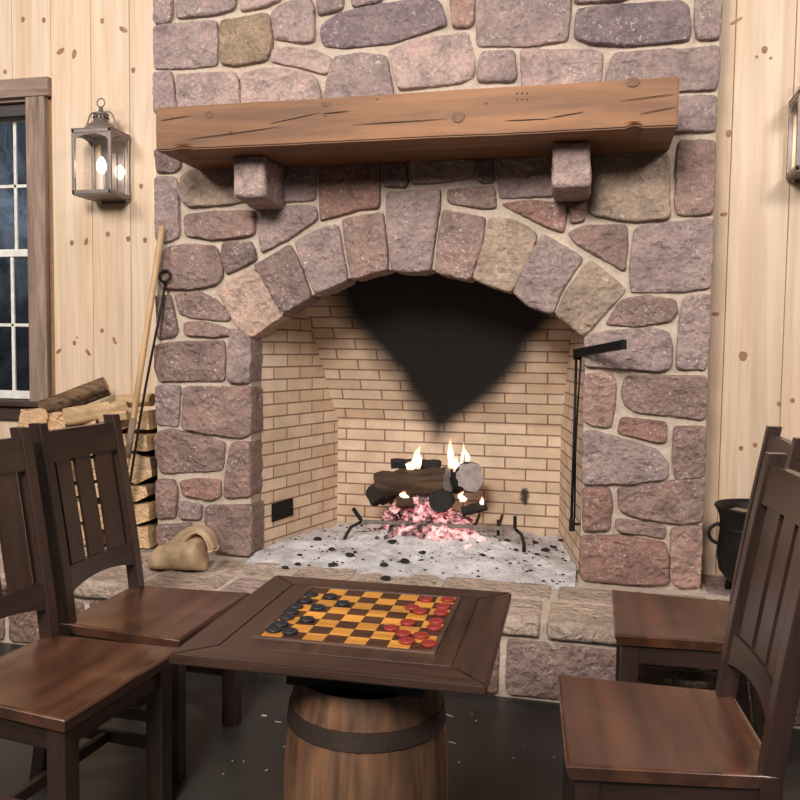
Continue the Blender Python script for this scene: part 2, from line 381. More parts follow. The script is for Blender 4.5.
# ------------------------------------------------------------------ fireplace
HZ = .318; HY = -.578
XL, XR, TOPZ = -2.085, .475, 3.4; WY = .30
fireplace = empty('stone_fireplace', (-.8, 0, 0), 0, 'large mauve and reddish fieldstone fireplace with an arched brick firebox and raised stone hearth', 'fireplace')
FPI = Matrix.Translation((.8, 0, 0))
def fp(mb, name, mats, parent=None):
    o = mb.build(name, mats, None)
    o.data.transform(FPI); o.parent = parent or fireplace; return o
STN = []
def S(code, *p): STN.append((code, p))
S('m', 152,-18, 173,-18, 173,15, 170,22, 161,25, 152,22)
S('m', 177,-16, 237,-15, 235,10, 215,15, 178,19)
S('p', 241,-15, 283,-14, 280,1, 265,7, 241,12)
S('m', 152,28, 168,25, 216,21, 218,33, 217,65, 190,68, 154,69)
S('o', 223,22, 266,14, 271,20, 273,48, 266,61, 235,66, 222,64, 221,38)
S('m', 272,14, 283,5, 310,-2, 314,10, 315,41, 305,43, 275,39)
S('p', 273,50, 290,47, 315,51, 333,59, 326,75, 300,67, 271,62)
S('m', 152,74, 172,72, 174,85, 176,112, 153,114)
S('p', 178,75, 234,72, 239,83, 240,112, 179,114)
S('p', 243,76, 265,69, 295,70, 315,77, 321,93, 319,114, 243,114)
S('m', 317,-14, 344,-15, 343,9, 330,13, 319,15)
S('m', 351,-14, 388,-14, 380,3, 353,7)
S('m', 396,-14, 441,-14, 440,-5, 398,-3)
S('d', 322,25, 340,14, 365,8, 415,1, 439,1, 447,26, 425,33, 392,43, 345,48, 325,46, 321,36)
S('s', 449,-12, 475,-12, 474,22, 470,27, 453,28)
S('m', 482,-13, 570,-13, 570,15, 567,41, 530,46, 478,46, 477,20)
S('m', 335,58, 360,54, 386,57, 393,92, 392,114, 322,114, 328,78)
S('p', 390,51, 418,40, 467,33, 474,60, 473,76, 462,83, 400,90, 396,80)
S('m', 482,53, 514,51, 516,75, 514,82, 478,82, 478,70)
S('p', 521,51, 590,51, 602,53, 601,70, 598,90, 523,90)
S('m', 574,-14, 650,-14, 620,2, 575,4)
S('d', 577,11, 612,6, 680,1, 688,8, 690,30, 688,41, 630,46, 592,45, 575,39)
S('m', 696,-14, 727,-14, 726,15, 720,39, 697,40, 695,25)
S('m', 615,54, 670,50, 680,51, 718,46, 720,58, 719,72, 716,90, 683,91, 608,92, 606,78)
S('m', 672,97, 716,96, 716,112, 715,131, 672,132)
S('b', 679,141, 715,141, 716,165, 715,200, 712,214, 678,215, 675,205, 677,175)
S('t', 592,150, 665,148, 669,165, 669,219, 630,221, 591,215)
S('k', 154,150, 180,152, 181,167, 175,172, 158,173)
S('m', 155,178, 175,177, 179,188, 179,215, 180,236, 168,242, 156,240, 154,200)
S('t', 184,176, 200,168, 252,164, 255,200, 225,205, 190,207, 182,198, 181,188)
S('b', 185,215, 215,212, 254,211, 255,225, 254,235, 235,238, 212,240, 205,238, 186,236)
S('m', 262,168, 315,166, 315,200, 264,203)
S('m', 261,211, 280,207, 315,206, 318,219, 290,238, 262,253, 260,235)
S('r', 319,166, 380,164, 379,208, 360,209, 330,218, 321,221)
S('k', 224,243, 252,242, 257,260, 236,270, 227,274, 222,255)
S('b', 159,255, 170,247, 185,245, 215,246, 221,260, 223,278, 215,285, 190,289, 162,288, 158,270)
S('b', 176,294, 200,292, 216,300, 230,315, 229,321, 198,318, 180,314)
S('b', 185,322, 205,322, 230,329, 231,335, 215,337, 186,335)
S('k', 157,296, 171,296, 178,330, 175,336, 158,339)
S('l', 218,290, 252,269, 260,275, 282,316, 251,337, 240,330, 228,310)
S('k', 255,266, 290,245, 298,260, 312,297, 285,313, 270,290)
S('m', 296,242, 322,229, 338,225, 347,274, 346,281, 317,294, 305,268)
S('b', 343,220, 383,213, 386,240, 388,269, 370,273, 352,279, 347,250)
S('m', 387,193, 441,190, 440,207, 434,240, 431,270, 411,272, 392,270, 388,225)
S('b', 444,211, 485,218, 481,248, 470,280, 436,272, 439,237)
S('t', 490,218, 515,221, 537,234, 530,258, 511,291, 490,285, 473,278, 484,245)
S('m', 543,235, 583,258, 560,292, 553,313, 530,306, 514,293, 527,262)
S('t', 590,260, 626,290, 605,312, 584,336, 556,315, 568,290)
S('k', 384,164, 406,164, 408,182, 405,187, 385,186)
S('t', 411,161, 475,161, 474,172, 470,178, 440,182, 412,184)
S('k', 478,160, 493,160, 494,182, 479,182)
S('b', 448,190, 494,186, 496,208, 480,208, 449,203)
S('m', 498,160, 553,156, 553,196, 500,198)
S('r', 501,204, 530,201, 567,204, 563,233, 545,226, 520,214)
S('r', 571,204, 584,204, 584,221, 570,223)
S('b', 569,233, 585,226, 626,225, 627,245, 624,271, 605,260, 575,243)
S('m', 636,227, 680,222, 713,219, 714,250, 711,287, 682,291, 631,292, 631,262)
S('b', 622,300, 645,296, 675,300, 677,312, 670,321, 638,326, 606,324)
S('m', 684,298, 711,294, 712,330, 710,357, 705,369, 676,368, 678,345, 680,320)
S('m', 585,336, 612,331, 650,328, 668,332, 672,347, 670,367, 660,371, 635,369, 585,366)
S('s', 584,375, 612,373, 616,385, 614,407, 611,427, 595,425, 583,420)
S('b', 627,376, 704,376, 709,385, 707,415, 700,419, 637,412, 625,405, 622,390)
S('r', 622,417, 666,422, 666,441, 657,442, 618,433)
S('b', 674,427, 706,427, 705,452, 704,476, 675,479, 673,457)
S('m', 583,432, 595,431, 637,444, 657,450, 667,462, 668,478, 632,483, 583,484)
S('r', 583,488, 610,488, 612,505, 609,529, 583,530)
S('b', 618,488, 650,486, 672,481, 704,479, 704,505, 702,522, 675,523, 640,517, 620,511)
S('b', 617,518, 665,526, 664,538, 617,531)
S('r', 581,536, 622,536, 665,543, 668,562, 668,583, 625,583, 581,579)
S('s', 671,529, 702,526, 702,555, 701,587, 678,588, 670,578)
S('b', 156,345, 178,342, 224,341, 225,360, 224,381, 160,381, 155,365)
S('m', 231,330, 240,331, 251,340, 251,382, 229,382, 229,350)
S('m', 156,386, 181,386, 179,408, 178,426, 157,424)
S('b', 185,387, 251,387, 251,434, 240,438, 202,432, 183,427, 185,405)
S('b', 156,433, 170,429, 225,442, 222,470, 162,473, 155,455)
S('b', 233,443, 251,442, 251,496, 225,497, 227,475, 230,455)
S('b', 156,480, 175,480, 178,492, 176,517, 158,518)
S('r', 181,481, 198,479, 220,480, 221,495, 213,500, 184,495)
S('m', 180,501, 202,505, 201,519, 180,518)
S('b', 207,506, 252,505, 252,556, 235,559, 212,548, 206,520)
S('b', 158,525, 192,523, 192,543, 158,544)
# courses above the picture's top edge, up to the chimney top
yy = -20
rng = random.Random(4)
for row in range(3):
    hgt = (26, 30, 24)[row]; x = 152+rng.uniform(0, 3)
    while x < 700:
        w = rng.uniform(35, 90); x2 = min(x+w, 730) if x+w < 695 else 730
        S(rng.choice('mmpbd'), x, yy-hgt+rng.uniform(0, 3), x2-5, yy-hgt+rng.uniform(0, 3), x2-5, yy, x, yy+1)
        x = x2
    yy -= hgt+5
FRONT = (Vector((0, 0, 0)), Vector((1, 0, 0)), Vector((0, 0, 1)), Vector((0, -1, 0)))
mb = MB()
for i, (c, p) in enumerate(STN):
    pts = []
    for k in range(0, len(p), 2):
        w = W(p[k], p[k+1], 0.); pts.append((min(max(w.x, XL+.005), XR-.005), max(w.z, HZ+.008)))
    rough_stone(mb, pts, FRONT, PAL[c], depth=.135, seed=i+1, h=.016, grow=.007)
fp(mb, 'stone_face', MS)

# mortar body with the arched opening
arch_px = [(251, 337), (262, 328), (284, 314), (315, 295), (347, 280), (388, 271), (411, 273), (432, 271), (471, 279), (512, 292), (553, 313), (583, 336)]
arch = [(W(a, b, 0).x, W(a, b, 0).z+.008) for a, b in arch_px]
OL, OR = -1.582, -.036
arch[0] = (OL-.004, arch[0][1]); arch[-1] = (OR+.004, arch[-1][1])
outl = [(XL+.004, HZ-.02), (XL+.004, TOPZ), (XR-.004, TOPZ), (XR-.004, HZ-.02), (OR+.004, HZ-.02)]+arch[::-1]+[(OL-.004, HZ-.02)]
bm = bmesh.new(); vs = [bm.verts.new((x, .006, z)) for x, z in outl]; f = bm.faces.new(vs)
r = bmesh.ops.extrude_face_region(bm, geom=[f])
for v in r['geom']:
    if isinstance(v, bmesh.types.BMVert): v.co.y = .125
bmesh.ops.triangulate(bm, faces=[f for f in bm.faces if len(f.verts) > 4])
mb = MB(); mb.bm(bm)
mb.box(XL+.004, XL+.12, .12, WY+.01, HZ-.02, TOPZ, 0); mb.box(XR-.12, XR-.004, .12, WY+.01, HZ-.02, TOPZ, 0); mb.box(XL+.1, XR-.1, .12, WY+.01, 2.0, TOPZ, 0)
fp(mb, 'mortar', MM)

# brick firebox: side walls, vertical then forward-leaning back
BL, BR, BY = -1.40, -.155, .80
def yb(z): return BY if z < .92 else BY-(z-.92)*.52
def xl(y): return OL+(BL-OL)*(y-.12)/(BY-.12)
def xr(y): return OR+(BR-OR)*(y-.12)/(BY-.12)
SL = [(270, 312), (285, 328), (300, 336), (312, 342), (348, 372), (390, 405), (426, 427), (438, 435)]
SRt = [(270, 600), (285, 585), (300, 566), (319, 553), (335, 540), (364, 523), (393, 497), (426, 449), (438, 438)]
def interp(T, y):
    if y <= T[0][0]: return T[0][1]
    for (a, b), (c, d) in zip(T, T[1:]):
        if y <= c: return b+(d-b)*(y-a)/(c-a)
    return None
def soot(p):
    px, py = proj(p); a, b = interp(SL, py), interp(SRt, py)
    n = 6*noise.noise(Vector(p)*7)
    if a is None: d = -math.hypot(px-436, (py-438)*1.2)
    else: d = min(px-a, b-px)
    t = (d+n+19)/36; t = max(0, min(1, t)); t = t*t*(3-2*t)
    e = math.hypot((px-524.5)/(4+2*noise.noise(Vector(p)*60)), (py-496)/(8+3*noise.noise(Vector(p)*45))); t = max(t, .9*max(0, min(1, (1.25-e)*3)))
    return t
def brick_grid(mb, uvs, fn, nu, nv, u0=0., sootf=soot):
    vs = []; fs = []; cs = []
    for j in range(nv+1):
        for i in range(nu+1):
            p, uv = fn(i/nu, j/nv); vs.append(p); uvs.append((uv[0]+u0, uv[1])); s = sootf(p); cs.append((s, s, s))
    for j in range(nv):
        for i in range(nu): a = j*(nu+1)+i; fs.append((a, a+1, a+nu+2, a+nu+1))
    mb.add(vs, fs, 0, False, cs)
ZT = 1.86
def back_fn(u, v):
    # v runs along the profile
    z = HZ-.01+v*(ZT-HZ+.01); y = yb(z); p = Vector((xl(y)+u*(xr(y)-xl(y)), y, z)); s = z if z < .92 else .92+(z-.92)*1.127
    return p, (p.x, s)
def left_fn(u, v):
    z = HZ-.01+v*(ZT-HZ+.01); y = .12+u*(yb(z)-.12); return Vector((xl(y), y, z)), (y*1.03, z+.02)
def right_fn(u, v):
    z = HZ-.01+v*(ZT-HZ+.01); y = .12+u*(yb(z)-.12); return Vector((xr(y), y, z)), (y*1.03, z+.01)
def lid(u, v):
    y = .12+v*(yb(ZT)-.12); return Vector((OL+u*(OR-OL), y, ZT)), (0, 0)
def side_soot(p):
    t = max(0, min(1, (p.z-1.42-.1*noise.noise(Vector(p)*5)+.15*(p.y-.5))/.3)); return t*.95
mb = MB(); uvs = []
brick_grid(mb, uvs, back_fn, 180, 200)
fb = None
brick_grid(mb, uvs, left_fn, 12, 40, sootf=side_soot); brick_grid(mb, uvs, right_fn, 12, 40, sootf=side_soot)
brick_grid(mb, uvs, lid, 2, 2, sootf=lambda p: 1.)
o = mb.build('firebox_lining', MBK, None)
uvl = o.data.uv_layers.new(name='uv')
for l in o.data.loops: uvl.data[l.index].uv = uvs[l.vertex_index]
o.data.transform(FPI); o.parent = fireplace
# ash clean-out door in the left brick wall
def on_left(px, py):
    d = ray(px, py); lo, hi = 3., 6.; lo = .9; hi = 1.3
    best = None
    for k in range(4000):
        y = .12+k*.68/4000; p = W(px, py, y); e = abs(p.x-xl(y))
        if best is None or e < best[0]: best = (e, p)
    return best[1]
q = [on_left(*p) for p in ((271.5, 504), (292, 498), (292.5, 515), (271.5, 522))]
nrm = (q[1]-q[0]).cross(q[3]-q[0]).normalized(); nrm = nrm if nrm.x > 0 else -nrm
mb = MB(); mb.add([p+nrm*.006 for p in q]+[p-nrm*.03 for p in q], [(0, 1, 2, 3), (4, 5, 6, 7), (0, 1, 5, 4), (1, 2, 6, 5), (2, 3, 7, 6), (3, 0, 4, 7)])
fp(mb, 'cleanout_opening', MIRON)

# corbels
def corbel(cx, w, z0, z1, y0, seed, tap, rz=0):
    mb = MB(); rough_box(mb, (-w/2, y0, z0), (w/2, .02, z1), PAL['p'], seed, .012, .010, .016)
    for i, v in enumerate(mb.v):
        t = (z1-v[2])/(z1-z0); b = max(0, (v[1]-y0)/-y0)
        x = v[0]*(1-.12*t*tap) ; z = v[2]-(b*.015)*t
        y = v[1]
        x, y = x*math.cos(rz)-y*math.sin(rz), x*math.sin(rz)+y*math.cos(rz)
        mb.v[i] = (cx+x, y, z)
    o = fp(mb, 'corbel', MS); return o
o = corbel(-1.487, .155, 1.985, 2.163, -.26, 71, .3)
o = corbel(-.105, .15, 1.982, 2.163, -.26, 83, -.2)

# raised hearth
HX0, HX1 = -2.86, 1.35
hearth = MB(); hearth.box(HX0+.01, HX1-.01, HY+.02, WY+.02, 0, HZ-.006, 0); hearth.box(OL-.1, OR+.1, .1, .9, .2, HZ-.004, 0)
o = fp(hearth, 'hearth_core', MM)
mb = MB(); rng = random.Random(9)
seam = -.155
edges = [HX0]
xs = seam
row1 = [HX0, -2.55, -2.22, -1.86, -1.5, -1.22, -.9, -.52, seam, .27, .62, .98, HX1]
for i, (a, b) in enumerate(zip(row1, row1[1:])):
    rough_box(mb, (a+.012, HY-.012+rng.uniform(-.008, .006), .248), (b-.012, HY+.245, HZ+rng.uniform(-.002, .004)), PAL[rng.choice('hhlpt')], i+200, .016, .006, .012)
row2 = [HX0, -2.6, -2.35, -2.0, -1.7, -1.3, -1.0, -.62, -.13, .18, .5, .8, 1.1, HX1]
for i, (a, b) in enumerate(zip(row2, row2[1:])):
    rough_box(mb, (a+.014, HY+.27, .27), (b-.014, HY+.50+rng.uniform(-.03, .02), HZ+rng.uniform(-.004, .003)), PAL[rng.choice('hhhl')], i+230, .018, .004, .010)
row3 = [HX0, -2.5, -2.15]
for a, b in ((-2.85, -2.5), (-2.48, -2.1), (.5, .9), (.92, 1.3)):
    rough_box(mb, (a, -.05, .27), (b, .27, HZ), PAL['m'], int(a*10)+260, .02, .004, .01)
fp(mb, 'hearth_capstones', MS)
mb = MB(); FR2 = (Vector((0, HY+.02, 0)), Vector((1, 0, 0)), Vector((0, 0, 1)), Vector((0, -1, 0)))
xs = [HX0, -2.5, -2.1, -1.75, -1.3, -.95, -.6, -.305, .15, .5, .95, HX1]
for i, (a, b) in enumerate(zip(xs, xs[1:])):
    rough_stone(mb, [(a+.012, .015), (b-.012, .01), (b-.012, .225+rng.uniform(-.01, .01)), (a+.014, .232)], FR2, PAL[rng.choice('wwb')], depth=.02, h=.008, seed=300+i, amp=.007)  # the darker 'w' brown has the table's shade put into the stone colour
FR3 = (Vector((HX0+.012, 0, 0)), Vector((0, 1, 0)), Vector((0, 0, 1)), Vector((-1, 0, 0)))
for i, (a, b) in enumerate(((HY+.02, -.3), (-.27, 0), (.03, .29))):
    rough_stone(mb, [(a, .015), (b, .01), (b, .23), (a, .232)], FR3, PAL['m'], depth=.02, h=.008, seed=330+i, amp=.007)
fp(mb, 'hearth_face_stones', MS)

# ------------------------------------------------------------------ mantel beam
mx0, mx1, my, mz0, mz1 = -1.8455, .2841, -.4099, 2.1608, 2.3415
mb = MB(); bm = bmesh.new(); bmesh.ops.create_cube(bm, size=1)
for v in bm.verts: v.co = Vector(((mx0+mx1)/2+v.co.x*(mx1-mx0), (my-.002)/2+v.co.y*(-my-.002), (mz0+mz1)/2+v.co.z*(mz1-mz0)))
bmesh.ops.bevel(bm, geom=bm.edges[:], offset=.006, segments=2, affect='EDGES')
es = [e for e in bm.edges if abs(e.verts[0].co.x-e.verts[1].co.x) > .5]
bmesh.ops.subdivide_edges(bm, edges=es, cuts=160, use_grid_fill=True)
es = [e for e in bm.edges if abs(e.verts[0].co.z-e.verts[1].co.z) > .1]; bmesh.ops.subdivide_edges(bm, edges=es, cuts=8, use_grid_fill=True)
for v in bm.verts:
    q = v.co.copy()
    lo = 1 if q.z < (mz0+mz1)/2 else 0
    d = .004*noise.noise(Vector((q.x*3, q.z*9, q.y*2)))+.0015*noise.noise(Vector((q.x*12, q.z*14, 3)))
    if q.y < -.2: v.co.y += d
    v.co.z += d*.8
    # chipped knots on the lower front arris
    for kx, wd, dp in ((.13, .03, .016), (-1.72, .05, .010)):
        if lo and q.y < -.39 and q.z < mz0+.007 and abs(q.x-kx) < wd: v.co.z += dp*math.cos((q.x-kx)/wd*math.pi/2)*.8; v.co.y += dp*math.cos((q.x-kx)/wd*math.pi/2)*.6
mb.bm(bm)
def disc(mb, c, rx, rz, ang=0, y=-.0, mi=1, n=18, th=.0015, nrm='y'):
    vs = []; fs = []
    for k in range(n):
        t = 2*math.pi*k/n; a, b = rx*math.cos(t)*(1+.1*math.sin(3*t)), rz*math.sin(t)*(1+.08*math.cos(2*t))
        a, b = a*math.cos(ang)-b*math.sin(ang), a*math.sin(ang)+b*math.cos(ang)
        vs.append((c[0]+a, c[1], c[2]+b))
    vs.append((c[0], c[1]-th, c[2])); 
    for k in range(n): fs.append((k, (k+1) % n, n))
    mb.add(vs, fs, mi, True)
def mk(px, py, rx, rz, ang=0, mi=1):
    p = W(px, py, my-.003); disc(mb, (p.x, my-.0035, p.z), rx, rz, ang, mi=mi)
for a in ((209, 115, .018, .016), (230, 131, .008, .005), (326, 104, .022, .012), (325, 115, .005, .005), (458, 117, .026, .022), (633, 82, .024, .018), (377, 99, .006, .002), (486, 103, .005, .003)): mk(*a)
for i in range(3):
    for j in range(2): mk(517+i*5, 93+j*6, .004, .003)
for (a, b), (c, d) in (((352, 125), (448, 119)), ((270, 124), (320, 113)), ((322, 114), (350, 111)), ((505, 121), (550, 119)), ((550, 118), (585, 112)), ((620, 101), (676, 94)), ((640, 114), (676, 107)), ((160, 121), (190, 116)), ((185, 140), (280, 127))):
    p, q = W(a, b, my), W(c, d, my); L = (q-p).length; disc(mb, ((p.x+q.x)/2, my-.0045, (p.z+q.z)/2), L/2, .0016, math.atan2(q.z-p.z, q.x-p.x), mi=2, th=.0005, n=24)
m_ = mb.build('mantel_beam', [MMANT, MKNOTD, MCHAR]); tag(m_, 'long rough brown wooden mantel beam across the stone chimney above the arch', 'mantel'); recenter(m_)

# ------------------------------------------------------------------ room shell
mb = MB(); mb.box(-6.5, 4.5, -7, WY+.12, -.1, 0, 0); o = mb.build('floor', MF); tag(o, kind='structure')
bx = [-3.107-.24*k for k in range(10, 0, -1)]+[-3.107, -2.867, -2.627, -2.399]
mb = MB(); knots = MB()
WINL, WINR, WINB, WINT = -4.05, -2.905, .96, 2.70
def board(x0, x1, z0, z1):
    t = random.random(); c = (t, random.random(), random.random())
    b0 = len(mb.v); mb.box(x0+.0012, x1-.0012, WY, WY+.02, z0, z1, .0025, seg=1); 
    for i in range(b0, len(mb.v)): mb.col[i] = c
    mb.hascol = True
seams = bx+[-2.165]; seams += [-1.93+.235*k for k in range(0, 11)]; seams = [s for s in seams if s < .32]+[.575, .822, 1.06, 1.3, 1.54, 1.77, 2.0, 2.24, 2.48, 2.72, 2.96, 3.2, 3.44, 3.68, 3.92, 4.16, 4.4]
for a, b in zip(seams, seams[1:]):
    if a > -2.0 and b < .3: continue
    if b <= WINR+.05 and a >= WINL-.05 or (a < WINR-.001 and b > WINR and False):
        board(a, b, 0, WINB); board(a, b, WINT, 3.6)
    else: board(a, b, 0, 3.6)
mb.add([(-6.5, WY+.021, 0), (WINL, WY+.021, 0), (WINL, WY+.021, 3.6), (-6.5, WY+.021, 3.6)], [(0, 1, 2, 3)], 2, False, (0, 0, 0))
mb.add([(WINR, WY+.021, 0), (-2.0, WY+.021, 0), (-2.0, WY+.021, 3.6), (WINR, WY+.021, 3.6)], [(0, 1, 2, 3)], 2, False, (0, 0, 0))
mb.add([(.4, WY+.021, 0), (4.5, WY+.021, 0), (4.5, WY+.021, 3.6), (.4, WY+.021, 3.6)], [(0, 1, 2, 3)], 2, False, (0, 0, 0))
def wk(px, py, rx=.012, rz=.014, ang=0):
    p = W(px, py, WY); disc(mb, (p.x, WY-.0003, p.z), rx, rz, ang, mi=1, th=.0006)
for x, y in ((68, 58), (130, 60), (303, 62), (395, 208), (418, 552), (320, 694), (213, 720), (256, 716), (380, 708), (430, 712)): wk(x/2.963, y/2.963, .012, .016)
for x, y, a in ((365, 88, -.5), (180, 152, .5), (220, 160, 1.4)): wk(x/2.963, y/2.963, .026, .014, a)
for x, y in ((15, 213),): wk(x/2.963, y/2.963)
for x, y in ((287, 93), (430, 58), (298, 492), (408, 443)): wk(x/4, 220+y/4, .011, .014)
for x, y, a in ((345, 87, 1.2), (235, 525, .7), (352, 530, -.9), (458, 483, -1.2)): wk(x/4, 220+y/4, .022, .010, a)
wk(308/4, 220+470/4, .006, .006)
for x, y in ((658, 200), (515, 535)): wk(600+x/4, y/4, .013, .018)
for x, y in ((627, 228), (683, 233)): wk(600+x/4, y/4, .007, .008)
wk(600+545/4, 85/4, .03, .008, .5)
for x, y, a in ((775, 258, .1), (742, 657, 0)): wk(530+x/4, 150+y/4, .016, .010, a)
wk(550+772/4, 320+145/4, .018, .024); wk(550+765/4, 320+513/4, .009, .009)
for x, y in ((505, 242), (575, 226), (695, 20), (762, 3)): wk(640+x/5, 400+y/5, .010, .012)
wb = mb.build('wall_back', [MP, MKNOT, MSEAM]); tag(wb, kind='structure')

# window
win = empty('window_1', (-3.45, WY, .915)); tag(win, kind='structure')
def wp(mb, name, m): o = mb.build(name, m); o.data.transform(Matrix.Translation((3.45, -WY, -.915))); o.parent = win; return o
mb = MB(); mb.box(-3.012, -2.899, WY-.022, WY+.01, 1.0, 2.66, .003); mb.box(-4.09, -3.98, WY-.022, WY+.01, 1.0, 2.66, .003)
mb.box(-3.014, -3.0, WY-.0, WY+.14, 1.0, 2.66, 0); mb.box(-3.99, -3.976, WY, WY+.14, 1.0, 2.66, 0)
wp(mb, 'window_casing', MWIN)
mb = MB(); mb.box(-4.12, -2.867, WY-.03, WY+.01, 2.656, 2.754, .003); mb.box(-4.0, -3.0, WY, WY+.14, 2.64, 2.656, 0)
wp(mb, 'header_board', MWINX)
mb = MB(); mb.box(-4.12, -2.885, WY-.05, WY+.14, .985, 1.015, .004); mb.box(-4.09, -2.90, WY-.02, WY+.01, .905, .985, .003)
wp(mb, 'window_sill', wood('dark_sill', (80, 58, 48), (48, 34, 28), 'x', .6, 2., .3))
def sash(x0, x1, z0, z1, y, mxs, mzs, bot):
    mb = MB(); mb.box(x0, x0+.03, y, y+.03, z0, z1, .002); mb.box(x1-.03, x1, y, y+.03, z0, z1, .002)
    mb.box(x0, x1, y, y+.032, z0, z0+bot, .002); mb.box(x0, x1, y, y+.032, z1-.035, z1, .002)
    for x in mxs: mb.box(x-.009, x+.009, y+.006, y+.02, z0, z1, .002)
    for z in mzs: mb.box(x0, x1, y+.006, y+.02, z-.009, z+.009, .002)
    s = wp(mb, 'sash', MSASH)
    mb = MB(); mb.add([(x0+.01, y+.013, z0+.01), (x1-.01, y+.013, z0+.01), (x1-.01, y+.013, z1-.01), (x0+.01, y+.013, z1-.01)], [(0, 1, 2, 3)])
    gp = mb.build('pane', MWG); gp.data.transform(Matrix.Translation((3.45, -WY, -.915))); gp.parent = s
yl, yu = WY+.07, WY+.10
xu, xlo = W(14, 160, yu).x, W(11.5, 300, yl).x
zr = W(10, 254, yl).z
sash(-3.99, -3.0, zr-.02, 2.60, yu, [xu, xu-.235, xu-.47], [W(14, 186, yu).z], .05)
sash(-3.99, -3.0, 1.02, zr+.02, yl, [xlo, xlo-.235, xlo-.47], [W(11, 325, yl).z], .045)
mb = MB(); mb.box(-3.99, -3.0, WY+.03, WY+.06, 2.575, 2.64, .003); wp(mb, 'head_shadow_strip', simple('shadow_grey', (70, 62, 60), .7))  # dark grey strip standing in for the shadow under the head jamb
# dusk outside
m, nt, b = mat('dusk'); v = coords(nt); n = noise_n(nt, v, 1.4, 6, .7, .5)
sp = N(nt, 'ShaderNodeSeparateXYZ'); nt.links.new(v, sp.inputs[0])
rz = ramp(nt, sp.outputs['Z'], [(.0, (.006, .006, .008)), (.35, (.016, .017, .02)), (.62, (.10, .115, .145)), (1., (.17, .20, .25))])
mr = N(nt, 'ShaderNodeMapRange'); mr.inputs['From Max'].default_value = 4.
nt.links.new(sp.outputs['Z'], mr.inputs['Value'])
nt.links.new(mr.outputs[0], rz.node.inputs[0])
c = mix(nt, rz, ramp(nt, n, [(.4, g(.25)), (.6, g(1.25))]), 1., 'MULTIPLY')
nt.links.new(c, b.inputs['Emission Color']); b.inputs['Emission Strength'].default_value = 1.5; b.inputs['Base Color'].default_value = (0, 0, 0, 1); b.inputs['Specular IOR Level'].default_value = 0
mb = MB(); mb.add([(-9, 2.2, -.5), (-2, 2.2, -.5), (-2, 2.2, 4.5), (-9, 2.2, 4.5)], [(0, 1, 2, 3)]); o = mb.build('dusk_sky', m); tag(o, kind='structure')

